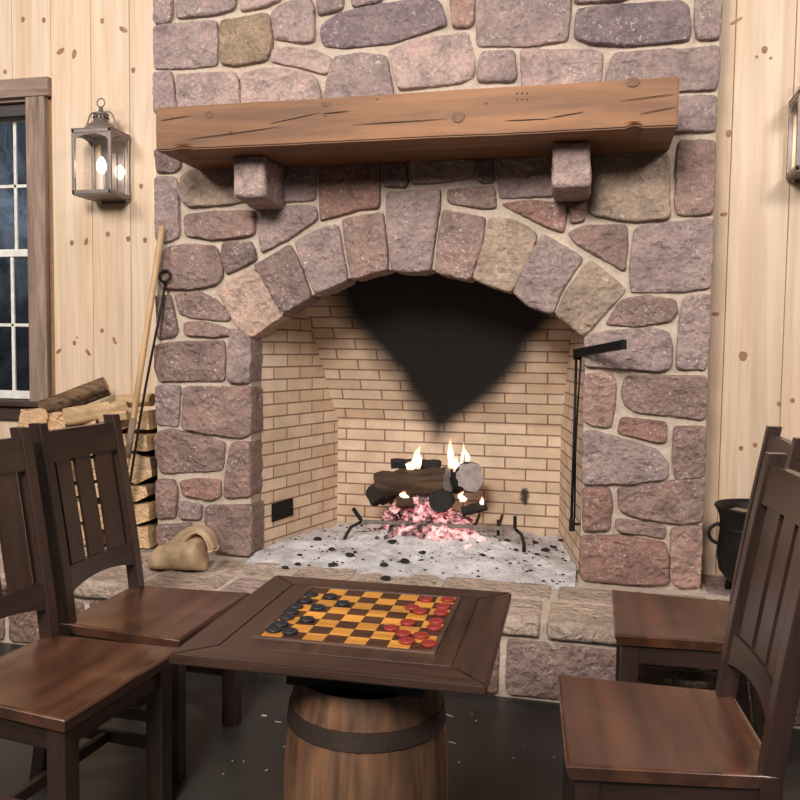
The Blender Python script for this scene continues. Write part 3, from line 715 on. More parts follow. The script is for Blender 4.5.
# ------------------------------------------------------------------ lanterns
def lantern(loc, label):
    t = empty('wall_lantern', loc, 0, label, 'lantern', 'lanterns on the pine wall')
    w, d, h = .222, .185, .325; y0 = -.20; y1 = y0+d; e = .016   # local: y=0 the wall
    mb = MB()
    for x in (-w/2, w/2-e):
        for y in (y0, y1-e): mb.box(x, x+e, y, y+e, 0, h, .002)
    for z in (0, h-.02):
        zz = (z, z+.02)
        mb.box(-w/2, w/2, y0, y0+e, *zz, .002); mb.box(-w/2, w/2, y1-e, y1, *zz, .002); mb.box(-w/2, -w/2+e, y0, y1, *zz, .002); mb.box(w/2-e, w/2, y0, y1, *zz, .002)
    # arched spandrels on the four sides
    def spandrel(fn, hw):
        n = 16; vs = []; fs = []
        for k in range(n+1):
            u = -1+2*k/n; x = u*hw; za = h-.02-.055*(1-math.sqrt(max(0, 1-u*u)))-.004
            for q in (0, 1): vs += [fn(x, za, q), fn(x, h-.018, q)]
        for k in range(n):
            a = k*4; fs += [(a, a+1, a+5, a+4), (a+2, a+3, a+7, a+6), (a, a+2, a+6, a+4)]
        mb.add(vs, fs)
    for yy_ in (y0+.003, y1-.007): spandrel(lambda x, z, q, Y=yy_: (x, Y+.004*q, z), w/2-.006)
    for xx_ in (-w/2+.003, w/2-.007): spandrel(lambda x, z, q, X=xx_: (X+.004*q, (y0+y1)/2+x, z), d/2-.006)
    for x in (-w/2+.008, w/2-.008):   # rivets
        for z in (.01, h-.01): mb.lathe([(.0001, .004), (.003, .003), (.004, 0)], 8, (x, y0-.001, z-.002))
    mb.box(-w/2+.004, w/2-.004, y0+.004, y1-.004, -.006, .002, .002)
    mb.build('frame', MPEW, t)
    cy = (y0+y1)/2
    mb = MB(); mb.box(-.03, .03, y1-.004, .0, .03, h-.08, .003); mb.box(-.07, .07, -.008, 0, -.02, h-.02, .003); mb.build('back_plate', MPEW, t)
    mb = MB()
    n = 32; vs = [(-w/2, y0, h), (w/2, y0, h), (w/2, y1, h), (-w/2, y1, h)]
    mb.box(-w/2-.002, w/2+.002, y0-.002, y1+.002, h, h+.004, .001)
    mb.lathe([(.088, 0), (.088, .008), (.082, .014), (.066, .034), (.048, .046), (.040, .050), (.040, .058), (.035, .060), (.035, .086), (.040, .088), (.040, .094), (.022, .100), (.012, .108), (.010, .128), (.0001, .130)], n, (0, cy, h+.002))
    roof = mb.build('roof_cap', MPEW, t)
    mb = MB()
    for k in range(12):
        a = 2*math.pi*k/12; c = (.0352*math.cos(a), cy+.0352*math.sin(a), h+.074)
        mb.lathe([(.0001, -.006), (.005, -.004), (.005, .004), (.0001, .006)], 8, c)
    mb.build('vent_hole', MIRON, t)
    mb = MB(); R_ = .022; zc = h+.13+R_
    mb.tube([(R_*math.cos(a), cy, zc+R_*math.sin(a)) for a in [2*math.pi*k/24 for k in range(25)]], .0035, 8, cap=False); mb.build('hanging_ring', MPEW, t)
    mb = MB(); mb.tube([(-.098, cy, h+.004), (-.090, cy, h+.03), (-.062, cy, h+.095), (-.05, cy, h+.104), (0, cy, h+.106), (.05, cy, h+.104), (.062, cy, h+.095), (.090, cy, h+.03), (.098, cy, h+.004)], .004, 8); mb.build('bail_handle', MPEW, t)
    for k, (a, b, c_, d_) in enumerate(((-w/2+e, w/2-e, y0+.006, y0+.009), (-w/2+e, w/2-e, y1-.010, y1-.007), (-w/2+.006, -w/2+.009, y0+e, y1-e), (w/2-.009, w/2-.006, y0+e, y1-e))):
        mb = MB(); mx_, my_ = ((a+b)/2, (c_+d_)/2)
        mb.add([(a, my_, .015), (b, my_, .015), (b, my_, h-.012), (a, my_, h-.012)] if k < 2 else [(mx_, c_, .015), (mx_, d_, .015), (mx_, d_, h-.012), (mx_, c_, h-.012)], [(0, 1, 2, 3)]); mb.build('glass_pane', MGL, t)
    mb = MB(); mb.lathe([(.028, .002), (.028, .012), (.018, .016), (.0175, .115), (.0001, .117)], 20, (0, cy, 0)); mb.build('candle_tube', simple('candle_sleeve', (190, 182, 172), .5), t)
    mb = MB(); mb.lathe([(.0001, .115), (.012, .12), (.022, .140), (.024, .160), (.018, .182), (.008, .198), (.0001, .205)], 20, (0, cy, 0)); mb.build('light_bulb', MBULB, t)
    return t
L1 = lantern((-2.498, WY, 2.095), 'pewter wall lantern with a lit bulb on the pine wall between window and chimney')
L2 = copy_tree(L1); L2.location = (.912, WY, 2.092); L2['label'] = 'pewter wall lantern at the right edge, on pine boards right of the chimney'
for i, (x, y) in enumerate(((-2.498, WY-.108), (.912, WY-.108))):
    l = bpy.data.lights.new('lantern_glow', 'POINT'); l.energy = 2.2; l.color = (1, .85, .65); l.shadow_soft_size = .03; lo = bpy.data.objects.new('lantern_glow', l); COL.objects.link(lo); lo.location = (x, y, 2.095+.165)

# ------------------------------------------------------------------ chairs
SW, SD, SWF = .43, .442, .495
def xpost(z):   # post centre-line, local x (back is -x)
    if z >= .44: t = (z-.44)/.64; return .022-.100*t**1.15
    t = (.44-z)/.44; return .022-.05*t**1.5
def post(mb, y, w=.040, d=.044, top=1.08):
    zs = [0, .1, .2, .3, .38, .44, .55, .65, .75, .85, .95, 1.03, top]
    vs = []; fs = []
    for z in zs:
        x = xpost(z)
        e = .003
        ring = [(x-d/2+e, y-w/2), (x+d/2-e, y-w/2), (x+d/2, y-w/2+e), (x+d/2, y+w/2-e), (x+d/2-e, y+w/2), (x-d/2+e, y+w/2), (x-d/2, y+w/2-e), (x-d/2, y-w/2+e)]
        vs += [(a, b, z) for a, b in ring]
    for i in range(len(zs)-1):
        for k in range(8): fs.append((i*8+k, i*8+(k+1) % 8, (i+1)*8+(k+1) % 8, (i+1)*8+k))
    fs.append(tuple(range(8))[::-1]); n = (len(zs)-1)*8; fs.append(tuple(n+k for k in range(8)))
    mb.add(vs, fs)
def curved_panel(mb, y0, y1, zlo, zhi, th, bow=0.012, hy=None, ny=16, nz=6, arch=0):
    """panel following the posts' lean; bows backwards across the width"""
    hy = hy or (SW/2-.04)
    vs = []; fs = []
    for s in (0, 1):
        for j in range(nz+1):
            for i in range(ny+1):
                y = y0+(y1-y0)*i/ny; u = y/hy; zb = zlo+arch*(1-u*u); z = zb+(zhi-zb)*j/nz
                x = xpost(z)+.004-bow*(1-u*u)+(th/2 if s else -th/2); vs.append((x, y, z))
    n = (nz+1)*(ny+1)
    for s in (0, 1):
        for j in range(nz):
            for i in range(ny): a = s*n+j*(ny+1)+i; fs.append((a, a+1, a+ny+2, a+ny+1))
    for i in range(ny):
        fs.append((i, i+1, n+i+1, n+i)); a = nz*(ny+1)+i; fs.append((a, a+1, n+a+1, n+a))
    for j in range(nz):
        a = j*(ny+1); fs.append((a, a+ny+1, n+a+ny+1, n+a)); a += ny; fs.append((a, a+ny+1, n+a+ny+1, n+a))
    mb.add(vs, fs)
def make_chair(loc, rz, label):
    t = empty('dining_chair', loc, rz, label, 'chair', 'dark stained chairs around the checkers table')
    # saddle seat
    mb = MB(); nx, ny = 36, 40; vs = []; fs = []
    T, z0 = .036, .46
    def seat_z(u, v):
        sx, sy = u, v*2-1
        z = z0-.019*max(0, (1-abs(sy)**2.6))*(math.sin(min(1, max(0, (sx-.02)/.96))*math.pi)**.7)
        z += .004*math.exp(-(sy/.18)**2)*sx
        ed = min(u*SD, (1-u)*SD, (1-abs(sy))*SW/2); 
        if ed < .008: z -= .006*(1-ed/.008)**2
        return z
    for s in (0, 1):
        for j in range(ny+1):
            for i in range(nx+1):
                u, v = i/nx, j/ny
                # denser towards rims
                u = .5-.5*math.cos(u*math.pi)*.999 if True else u; v = .5-.5*math.cos(v*math.pi)*.999
                ins = .010 if s else 0
                x = ins+u*(SD-2*ins); wd = SW+(SWF-SW)*u; y = -wd/2+ins+v*(wd-2*ins)
                vs.append((x, y, z0-T if s else seat_z(u, v)))
    n = (nx+1)*(ny+1)
    for s in (0, 1):
        for j in range(ny):
            for i in range(nx): a = s*n+j*(nx+1)+i; fs.append((a, a+1, a+nx+2, a+nx+1))
    mb.add(vs, fs, 0, True)
    fs = []; b = 0
    ring = [i for i in range(nx+1)]+[j*(nx+1)+nx for j in range(1, ny+1)]+[ny*(nx+1)+i for i in range(nx-1, -1, -1)]+[j*(nx+1) for j in range(ny-1, 0, -1)]
    for k in range(len(ring)):
        a, c = ring[k], ring[(k+1) % len(ring)]; fs.append((a, c, n+c, n+a))
    mb.f += [list(f) for f in fs]; mb.m += [0]*len(fs); mb.sm += [False]*len(fs)
    mb.build('seat', MSEAT, t)
    for y in (-SW/2+.020, SW/2-.020):
        mb = MB(); post(mb, y); mb.build('back_post', MDZ, t)
    for y in (-SWF/2+.050, SWF/2-.050):
        mb = MB(); mb.box(SD-.075, SD-.022, y-.026, y+.026, 0, z0-T, .003); mb.build('front_leg', MDZ, t)
    for y, sg in ((-SW/2, -1), (SW/2, 1)):
        for zp in (.985, 1.022):
            mb = MB()
            vs = [(xpost(zp)+.0055*math.cos(2*math.pi*k/10), y+sg*.0022, zp+.0055*math.sin(2*math.pi*k/10)) for k in range(10)]+[(v_[0], y-sg*.001, v_[2]) for v_ in [(xpost(zp)+.0065*math.cos(2*math.pi*k/10), 0, zp+.0065*math.sin(2*math.pi*k/10)) for k in range(10)]]
            mb.add(vs, [tuple(range(10))]+[(k, (k+1) % 10, 10+(k+1) % 10, 10+k) for k in range(10)])
            mb.build('peg', MDX, t)
    mb = MB(); curved_panel(mb, -SW/2+.036, SW/2-.036, .955, 1.052, .024); mb.build('crest_rail', MDY, t)
    mb = MB(); curved_panel(mb, -SW/2+.036, SW/2-.036, .545, .625, .024, arch=.022); mb.build('lower_rail', MDY, t)
    for yc in (-.1075, 0, .1075):
        mb = MB(); curved_panel(mb, yc-.040, yc+.040, .60, .97, .012, ny=6, nz=14); mb.build('slat', MDZ, t)
    mb = MB(); mb.bar((.03, -SW/2+.024, z0-T-.031), (SD-.03, -SWF/2+.036, z0-T-.031), .018, .06); mb.bar((.03, SW/2-.024, z0-T-.031), (SD-.03, SWF/2-.036, z0-T-.031), .018, .06)
    mb.box(SD-.055, SD-.035, -SWF/2+.05, SWF/2-.05, z0-T-.06, z0-T, .002); mb.box(.02, .04, -SW/2+.04, SW/2-.04, z0-T-.06, z0-T, .002); mb.build('apron', MDX, t)
    for y in (-1, 1):
        mb = MB(); mb.bar((.0, y*(SW/2-.022), .188), (SD-.05, y*(SWF/2-.052), .188), .018, .035); mb.build('stretcher', MDX, t)
    mb = MB(); mb.box(SD*.5-.009, SD*.5+.009, -SW/2+.034, SW/2-.034, .172, .203, .002); mb.build('stretcher', MDY, t)
    return t
ch = make_chair((-1.605, -1.217, 0), -.0205, 'dark wooden slat-back chair left of the table, nearer the hearth and bag')
specs = [((-1.588, -1.740, 0), -.076, 'dark wooden chair in the left foreground, its back cut off by the picture edge'),
         ((.530, -.836, 0), 3.139, 'dark wooden chair in front of the right stone pier, mostly hidden behind the nearer chair'),
         ((.388, -1.655, 0), 3.22, 'dark wooden chair in the right foreground with a scooped reddish seat')]
for loc, rz, lb in specs:
    c = copy_tree(ch); c.location = loc; c.rotation_euler = (0, 0, rz); c['label'] = lb

# ------------------------------------------------------------------ checkers table
TZ = .66
tcx, tcy, tw, td = -.543, -1.722, .695, .655
tbl = empty('checkers_table', (tcx, tcy, 0), .02, 'square dark wooden game table with an inlaid checkerboard on a barrel base', 'table')
MTX = wood('table_wood_x', (72, 49, 39), (42, 29, 23), 'x', .38, 1.4, .25, .2); MTY = wood('table_wood_y', (72, 49, 39), (42, 29, 23), 'y', .38, 1.4, .25, .2)
MTE = wood('table_edge', (90, 64, 50), (54, 38, 30), 'x', .5, 1.6, .3)
bs = .402; bcx, bcy = .006, -1.700+1.722   # board centre, local
rim = .085
def frame_board(name, m, p):   # mitred plank outline p (4 corners)
    mb = MB(); bm = bmesh.new(); vs = [bm.verts.new((a, b, TZ-.004)) for a, b in p]; f = bm.faces.new(vs); r = bmesh.ops.extrude_face_region(bm, geom=[f])
    for v in r['geom']:
        if isinstance(v, bmesh.types.BMVert): v.co.z = TZ-.026
    bmesh.ops.bevel(bm, geom=bm.edges[:], offset=.0035, segments=2, affect='EDGES'); mb.bm(bm); return mb.build(name, m, tbl)
a, b = tw/2, td/2; ia, ib = a-rim, b-rim; e = .0006
frame_board('frame_board', MTX, [(-a, -b), (a, -b), (ia-e, -ib-e), (-ia+e, -ib-e)]); frame_board('frame_board', MTX, [(-a, b), (a, b), (ia-e, ib+e), (-ia+e, ib+e)])
frame_board('frame_board', MTY, [(-a-0, -b+e), (-ia-e, -ib), (-ia-e, ib), (-a, b-e)]); frame_board('frame_board', MTY, [(a, -b+e), (ia+e, -ib), (ia+e, ib), (a, b-e)])
mb = MB(); mb.box(-ia, ia, -ib, ib, TZ-.025, TZ-.0045, .001)
mb.build('field_panel', MTY, tbl)
mb = MB(); h2 = bs/2
for (x0, x1, y0, y1) in ((-h2-.012, h2+.012, -h2-.012, -h2), (-h2-.012, h2+.012, h2, h2+.012), (-h2-.012, -h2, -h2, h2), (h2, h2+.012, -h2, h2)):
    mb.box(bcx+x0, bcx+x1, bcy+y0, bcy+y1, TZ-.005, TZ+.0015, .0015)
mb.build('edge_moulding', MTE, tbl)
MYEL = wood('yellow_square', (214, 152, 68), (180, 118, 50), 'x', .4, 2., .1); MBRN = wood('brown_square', (84, 52, 34), (56, 34, 24), 'x', .4, 2., .1)
mb = MB(); q = bs/8
for i in range(8):
    for j in range(8):
        mb.box(bcx-h2+i*q, bcx-h2+(i+1)*q, bcy-h2+j*q, bcy-h2+(j+1)*q, TZ-.005, TZ-.001, .0003, mi=(i+j) % 2, seg=1)
mb.build('checkerboard', [MYEL, MBRN], tbl)
# barrel
bxl, byl = -.51-tcx, -1.78-tcy
BT = .555
def rb(z): # barrel radius
    t = (z-BT/2)/(BT/2); return .199-.030*t*t
mb = MB(); ns = 22; vs = []; fs = []; per = 6; nz_ = 24
n = ns*per
for j in range(nz_+1):
    z = BT*j/nz_
    for k in range(n):
        s = (k % per)/per; gcut = .0018 if k % per == 0 else 0
        a_ = 2*math.pi*k/n; rr_ = rb(z)-gcut; vs.append((bxl+rr_*math.cos(a_), byl+rr_*math.sin(a_), z))
for j in range(nz_):
    for k in range(n): fs.append((j*n+k, j*n+(k+1) % n, (j+1)*n+(k+1) % n, (j+1)*n+k))
cols = []
rs = random.Random(2); tone = [rs.uniform(.55, 1.25) for _ in range(ns)]
for j in range(nz_+1):
    for k in range(n): cols.append((tone[k//per],)*3)
mb.add(vs, fs, 0, True, cols)
m, nt, b_ = mat('barrel_staves'); at = N(nt, 'ShaderNodeAttribute', attribute_name='col'); v = coords(nt, (16, 16, 1.5)); nn = noise_n(nt, v, 1.8, 6, .6, .5)
cc = ramp(nt, nn, [(.3, lin((64, 44, 32))), (.7, lin((118, 84, 60)))]); cc = mix(nt, cc, at.outputs['Color'], 1., 'MULTIPLY'); nt.links.new(cc, b_.inputs['Base Color']); b_.inputs['Roughness'].default_value = .55; bump(nt, b_, nn, .3, .003)
barrel = mb.build('barrel', m, tbl)
mb = MB(); mb.lathe([(.0001, BT-.012), (rb(BT)-.014, BT-.012), (rb(BT)-.012, BT), (rb(BT), BT)], 64, (bxl, byl, 0), smooth=False); mb.build('barrel_head', MDX, barrel)
for z0_, z1_ in ((.445, .485), (.095, .13), (.004, .03)):
    mb = MB(); mb.lathe([(rb(z0_)-.002, z0_), (rb(z0_)+.004, z0_), (rb(z1_)+.004, z1_), (rb(z1_)-.002, z1_)], 80, (bxl, byl, 0), smooth=False); mb.build('hoop', simple('dark_hoop', (62, 50, 44), .6, .5, .3, 50), barrel)
mb = MB(); mb.box(bxl-.160, bxl+.160, byl-.13, byl+.12, BT-.001, TZ-.025, .004); mb.build('riser_block', simple('blackened_wood', (24, 20, 18), .8), tbl)

# checkers
def checker(px, py, m, label, group, lvl=0):
    p = Zp(px, py, TZ+.006); mb = MB(); R_ = .0185; h_ = .007
    mb.lathe([(.0001, 0), (R_-.001, 0), (R_, .001), (R_, h_-.001), (R_-.001, h_), (R_-.004, h_), (R_-.005, h_-.0015), (R_*.5, h_-.0015), (R_*.45, h_-.0006), (.0001, h_-.0006)], 28)
    k = 40
    for i in range(k):
        a_ = 2*math.pi*i/k
    o = mb.build('checker_piece', m, None, (p.x, p.y, TZ-.001+lvl*h_)); tag(o, label, 'checker piece', group)
MBC = simple('black_checker', (30, 32, 38), .4); MRC = simple('red_checker', (132, 44, 37), .4)
blk = [(311, 593, 'black checker nearest the far left corner of the board'), (305, 599, 'black checker second from the far left corner, beside the frame'), (296, 605, 'black checker at the left edge, third from the hearth side'),
       (291, 610.5, 'black checker at the left edge, fourth from the hearth side'), (287, 615.5, 'black checker at the left edge, fifth from the hearth side'), (281, 622.5, 'black checker at the left edge, second from the near corner'), (274, 628, 'black checker at the very near left corner'),
       (290, 630, 'black checker on the near row, just right of the corner one'), (307, 618, 'black checker alone on the fourth column, nearer the barrel side'), (318, 606, 'black checker in the middle of the black diagonal'),
       (343, 602, 'black checker furthest to the right of all the black ones'), (330, 595, 'black checker on the far row, right of the corner one')]
red = [(426, 598, 'red checker on the far row, left one of its two'), (448, 598.5, 'red checker at the far right corner'), (443, 605.5, 'red checker at the right edge, second from the hearth side'), (412, 606, 'red checker furthest up the board among the left reds'),
       (420, 610, 'red checker touching the one at its upper left'), (441, 611.5, 'red checker at the right edge, third from the hearth side'), (408, 621, 'red checker alone in the middle of the red group'), (436.5, 620, 'red checker at the right edge, fourth from the hearth side'),
       (434.5, 626, 'red checker at the right edge, just below the fourth'), (391, 626.5, 'red checker furthest to the left of all the red ones'), (403, 632, 'red checker in the left near part of the group'), (421, 634, 'red checker above the near row, left of the edge pair'),
       (407, 639.5, 'red checker on the near row, left one'), (429, 642, 'red checker at the near right corner')]
for x, y, l in blk: checker(x, y, MBC, l, 'black checkers on the board')
for x, y, l in red: checker(x, y, MRC, l, 'red checkers on the board')

# ------------------------------------------------------------------ firewood stack
MSPY = wood('split_wood_side', (206, 172, 130), (150, 114, 80), 'y', .85, 1.2, .5)
def log_prism(pts, yf, ybk, seed, name='firewood_log', bark_edge=None):
    """pts: outline in (x,z); front end face at yf, back at ybk"""
    mb = MB(); n0 = len(pts); cx = sum(p[0] for p in pts)/n0; cz = sum(p[1] for p in pts)/n0
    P = []
    for i in range(n0):
        a_, b_ = Vector(pts[i]), Vector(pts[(i+1) % n0])
        for k in range(5): P.append(a_.lerp(b_, k/5))
    n = len(P); L = 7; vs = []; fs = []; rnd = random.Random(seed); tx, tz = rnd.uniform(-.08, .08), rnd.uniform(-.06, .06)
    for j in range(L+1):
        y = yf+(ybk-yf)*j/L
        for p in P:
            q = Vector((p.x*22, y*5, p.y*22+seed)); d = (p-Vector((cx, cz)))
            k = .965+.06*noise.noise(q)+.045*noise.noise(q*2.3); ty = y+(tx*(p.x-cx)+tz*(p.y-cz))*(1 if j == 0 else 0)+(.006*noise.noise(q*3) if j == 0 else 0)
            vs.append((cx+d.x*k, ty, cz+d.y*k))
    for j in range(L):
        for i in range(n): fs.append((j*n+i, j*n+(i+1) % n, (j+1)*n+(i+1) % n, (j+1)*n+i))
    mb.add(vs, fs, 1, False); b = len(mb.v)
    # end faces with rings for relief
    for j0, yy_, sgn in ((0, yf, 1), (L, ybk, -1)):
        vs2 = [vs[j0*n+i] for i in range(n)]; fs2 = []
        for s in (.66, .33):
            for i in range(n):
                x, y, z = vs[j0*n+i]; x, z = cx+(x-cx)*s, cz+(z-cz)*s; vs2.append((x, y+(.005*noise.noise(Vector((x*60, z*60, seed)))), z))
        vs2.append((cx, yy_, cz))
        for l in range(2):
            for i in range(n): fs2.append((l*n+i, l*n+(i+1) % n, (l+1)*n+(i+1) % n, (l+1)*n+i))
        for i in range(n): fs2.append((2*n+i, 2*n+(i+1) % n, 3*n))
        mb.add(vs2, fs2, 0, False)
    o = mb.build(name, [MEND, MBARK if rnd.random() < .28 else MSPY]); return recenter(o)
MSP2 = MBARK
rng = random.Random(21)
z = HZ+.002; rowi = 0
ordn = ['bottom', 'second', 'third', 'fourth', 'fifth', 'sixth', 'seventh', 'eighth', 'ninth']
cold = ['next to the stone pier', 'second from the stone pier', 'third from the stone pier', 'fourth from the stone pier', 'fifth from the stone pier', 'sixth from the stone pier', 'at the far left end', 'at the far left end, outermost']
hs = [.10, .125, .09, .145, .095, .12]
while rowi < len(hs):
    hgt = hs[rowi]; x = -2.098; ci = 0
    while x > -2.78:
        w = rng.uniform(.11, .18)
        if x-w < -2.83: w = x+2.84
        a0, a1 = x-w+.003, x-.003; ztop = z+hgt-.004
        kind = rng.random()
        j = lambda s=.012: rng.uniform(-s, s)
        jj = lambda s=.012: rng.uniform(0, s)
        if kind < .25: pts = [(a0+jj(), z+.004), (a1-jj(), z+.004+jj()), (a1-jj(), ztop-jj()), ((a0+a1)/2+j(), ztop), (a0+jj(), ztop-jj(.03))]
        elif kind < .45: pts = [(a0+.01, z+.01), ((a0+a1)/2+j(), z+.002), (a1-.012, z+.014), (a1, z+hgt*.5), (a1-.02, ztop-.006), ((a0+a1)/2, ztop), (a0+.014, ztop-.012), (a0, z+hgt*.45)]
        elif kind < .7: pts = [(a0+jj(), z+.003), (a1-jj(), z+.003+jj(.02)), (a1-jj(.02), ztop), (a0+jj(.03), ztop-jj(.01))]
        else: pts = [(a0, z+.006+jj(.02)), ((a0+a1)/2+j(.03), z+.002), (a1, z+.02+jj(.02)), (a1-.01, ztop-jj(.02)), (a0+.02, ztop)]
        def warp(p):
            fx = min(1, max(0, (-2.105-p[0])/.06))*min(1, max(0, (p[0]+2.83)/.05)); fz = min(1, max(0, (p[1]-HZ-.01)/.05))
            return (p[0]+.035*fx*noise.noise(Vector((p[0]*4, p[1]*9, 2))), p[1]+.075*fz*noise.noise(Vector((p[0]*4.5, p[1]*3, 8))))
        pts = [warp(p) for p in pts]
        yf = -.02+rng.uniform(-.04, .02)
        o = log_prism(pts, yf, yf+.385 if yf+.385 < WY-.004 else WY-.004, rowi*20+ci)
        tag(o, 'pale split log end, %s row up in the stack, %s' % (ordn[rowi], cold[min(ci, 7)]), 'firewood log', 'split logs in the firewood stack')
        x -= w; ci += 1
    z += hgt; rowi += 1
ztop = z
# logs laid crosswise on top
def cross_log(p, q, r0, r1, seed, label, m=(None), sect=None, name='firewood_log', rgh=0.):
    p, q = Vector(p), Vector(q); d = (q-p).normalized(); a_ = d.cross(Vector((0, 0, 1))).normalized(); b_ = a_.cross(d)
    mb = MB(); n, L = 22, 20; vs = []; fs = []
    for j in range(L+1):
        t = j/L; c = p.lerp(q, t); r = r0+(r1-r0)*t
        for k in range(n):
            an = 2*math.pi*k/n; s = sect(an) if sect else 1.
            nn = 1+.06*noise.noise(Vector((math.cos(an)*1.6, math.sin(an)*1.6, t*2.5+seed)))+.05*noise.noise(Vector((math.cos(an)*5, math.sin(an)*5, t*1.5+seed)))+rgh*(noise.noise(Vector((math.cos(an)*2.2, math.sin(an)*2.2, t*7+seed)))+.6*noise.noise(Vector((math.cos(an)*6, math.sin(an)*6, t*16+seed))))
            vs.append(c+(a_*math.cos(an)+b_*math.sin(an))*r*nn*s)
    for j in range(L):
        for k in range(n): fs.append((j*n+k, j*n+(k+1) % n, (j+1)*n+(k+1) % n, (j+1)*n+k))
    mb.add(vs, fs, 1, True)
    for j0, c in ((0, p), (L, q)):
        vs2 = [vs[j0*n+k] for k in range(n)]+[c]; mb.add(vs2, [(k, (k+1) % n, n) for k in range(n)], 0, False)
    o = mb.build(name, m or [MEND, MBARKX]); tag(o, label, 'firewood log', 'logs lying crosswise on top of the stack'); return recenter(o)
yt = -.02
tri = lambda an: 1-.18*math.cos(3*an+.6)
half = lambda an: 1.0 if math.sin(an) > -.2 else .62
cross_log(W(44, 413, -.02), W(108, 388, .12), .066, .060, 3, 'rough dark-barked log lying tilted on top of the firewood stack', [MEND, MBARKX], half)
cross_log(W(35, 421, -.09), W(52, 413, .20), .064, .056, 8, 'thick pale split log with a sawn end, at the upper left of the stack', [MEND, MSPLIT], tri)
cross_log(W(66, 416, -.05), W(112, 409, .02), .042, .040, 11, 'pale barkless log lying level beneath the dark-barked one', [MSPLIT, MSPLIT], tri)
cross_log(W(108, 412, -.07), W(127, 405, -.02), .036, .044, 12, 'small pale chunk of split wood on top, left of the pole', [MSPLIT, MSPLIT], tri)
cross_log(W(120, 403, .06), W(153, 401, .07), .042, .040, 14, 'long yellowish split log lying level on top beside the stone pier', [MSPLIT, MSPLIT], half)
cross_log(W(100, 418, -.09), W(128, 415, -.07), .022, .022, 19, 'thin pale split stick lying in front on the stack top', [MSPLIT, MSPLIT], tri)

# pole and poker
t = empty('wooden_pole', Zp(116, 556, HZ), 0, 'long pale wooden pole leaning on the left stone pier in front of the firewood', 'pole')
P0, P1 = Zp(112, 560, HZ), W(162.5, 226, -.05); P0 = Vector((P0.x, -.20, HZ)); 
pb = W(121, 500, -.19); d_ = P1-Vector((pb.x, -.19, pb.z)); P0 = P1-d_*((P1.z-HZ-.004)/d_.z)
t.location = P0
mb = MB(); mb.tube([Vector((0, 0, 0)).lerp(P1-P0, k/12) for k in range(13)], [.013]*4+[.0145]*6+[.0155, .0165, .013], 14); mb.build('shaft', MHAND, t)
mb = MB(); mb.tube([(P1-P0)*.30, (P1-P0)*.42], .0162, 14); mb.build('grip_wrap', simple('worn_grey_wrap', (120, 100, 82), .9, 0, .5, 60, .3), t)
t = empty('fire_poker', (0, 0, 0), 0, 'thin black iron poker with a ring handle leaning on the left stone pier', 'poker')
Q1 = W(165, 282, -.045); qb = W(133, 462, -.13); d_ = Q1-Vector((qb.x, -.13, qb.z)); Q0 = Q1-d_*((Q1.z-HZ-.006)/d_.z); t.location = Q0
mb = MB(); mb.tube([Vector((0, 0, 0)).lerp(Q1-Q0, k/8)+Vector((.004*math.sin(k), 0, 0)) for k in range(9)], .0062, 10); mb.build('rod', MIRON, t)
mb = MB(); rc = Q1-Q0+Vector((0, 0, .028)); mb.tube([rc+Vector((.027*math.cos(a_), .006*math.sin(a_), .027*math.sin(a_))) for a_ in [2*math.pi*k/28 for k in range(29)]], .0068, 8, cap=False); mb.build('ring_handle', MIRON, t)

# ------------------------------------------------------------------ burlap bag
bag = empty('burlap_bag', (-1.80, -.30, HZ+.003), .12, 'small tan burlap sack slumped on the hearth against the left stone pier', 'bag')
mb = MB(); nu, nv = 40, 36; vs = []; fs = []
for i in range(nu+1):
    u = i/nu; x = -.145+.27*u
    close = 1 if u < .86 else math.sqrt(max(0, 1-((u-.86)/.14)**2))
    hh = (.008+.085*min(1, u/.16)**.55+.060*u)*close
    dd = (.012+.070*min(1, u/.22)**.5)*close
    for j in range(nv):
        an = 2*math.pi*j/nv; cy_, cz_ = math.cos(an), math.sin(an)
        cy_ = math.copysign(abs(cy_)**.75, cy_); z = hh*.5*(1+math.copysign(abs(cz_)**.8, cz_)); y = dd*cy_
        q = Vector((x*14, y*14, z*16)); w = 1+.14*noise.noise(q)+.09*noise.noise(q*2.5)
        vs.append((x+.004*noise.noise(q*2), y*w, max(0, z*w)))
for i in range(nu):
    for j in range(nv): fs.append((i*nv+j, i*nv+(j+1) % nv, (i+1)*nv+(j+1) % nv, (i+1)*nv+j))
fs.append(tuple(range(nv))[::-1]); fs.append(tuple(nu*nv+j for j in range(nv)))
mb.add(vs, fs, 0, True); mb.build('sack_body', MBUR, bag)
mb = MB(); path = [Vector(p) for p in ((-.035, .02, .085), (.0, .025, .125), (.035, .022, .158), (.075, .018, .180), (.115, .012, .178), (.145, .006, .145), (.160, .0, .100))]
rads = [(.050, .035), (.044, .034), (.040, .028), (.044, .020), (.050, .016), (.052, .014), (.050, .013)]
vs = []; fs = []; n = 26
for i, p in enumerate(path):
    d = (path[min(i+1, len(path)-1)]-path[max(0, i-1)]).normalized(); a_ = Vector((0, 1, 0)); a_ = (a_-d*a_.dot(d)).normalized(); b_ = d.cross(a_)
    for k in range(n):
        an = 2*math.pi*k/n; fold = 1+.16*math.sin(an*5+i*.7)*min(1, .4+i*.2)
        vs.append(p+a_*math.cos(an)*rads[i][0]*fold+b_*math.sin(an)*rads[i][1]*fold)
for i in range(len(path)-1):
    for k in range(n): fs.append((i*n+k, i*n+(k+1) % n, (i+1)*n+(k+1) % n, (i+1)*n+k))
mb.add(vs, fs, 0, True); o = mb.build('folded_neck', MBUR, bag)
s = o.modifiers.new('sub', 'SUBSURF'); s.levels = s.render_levels = 2
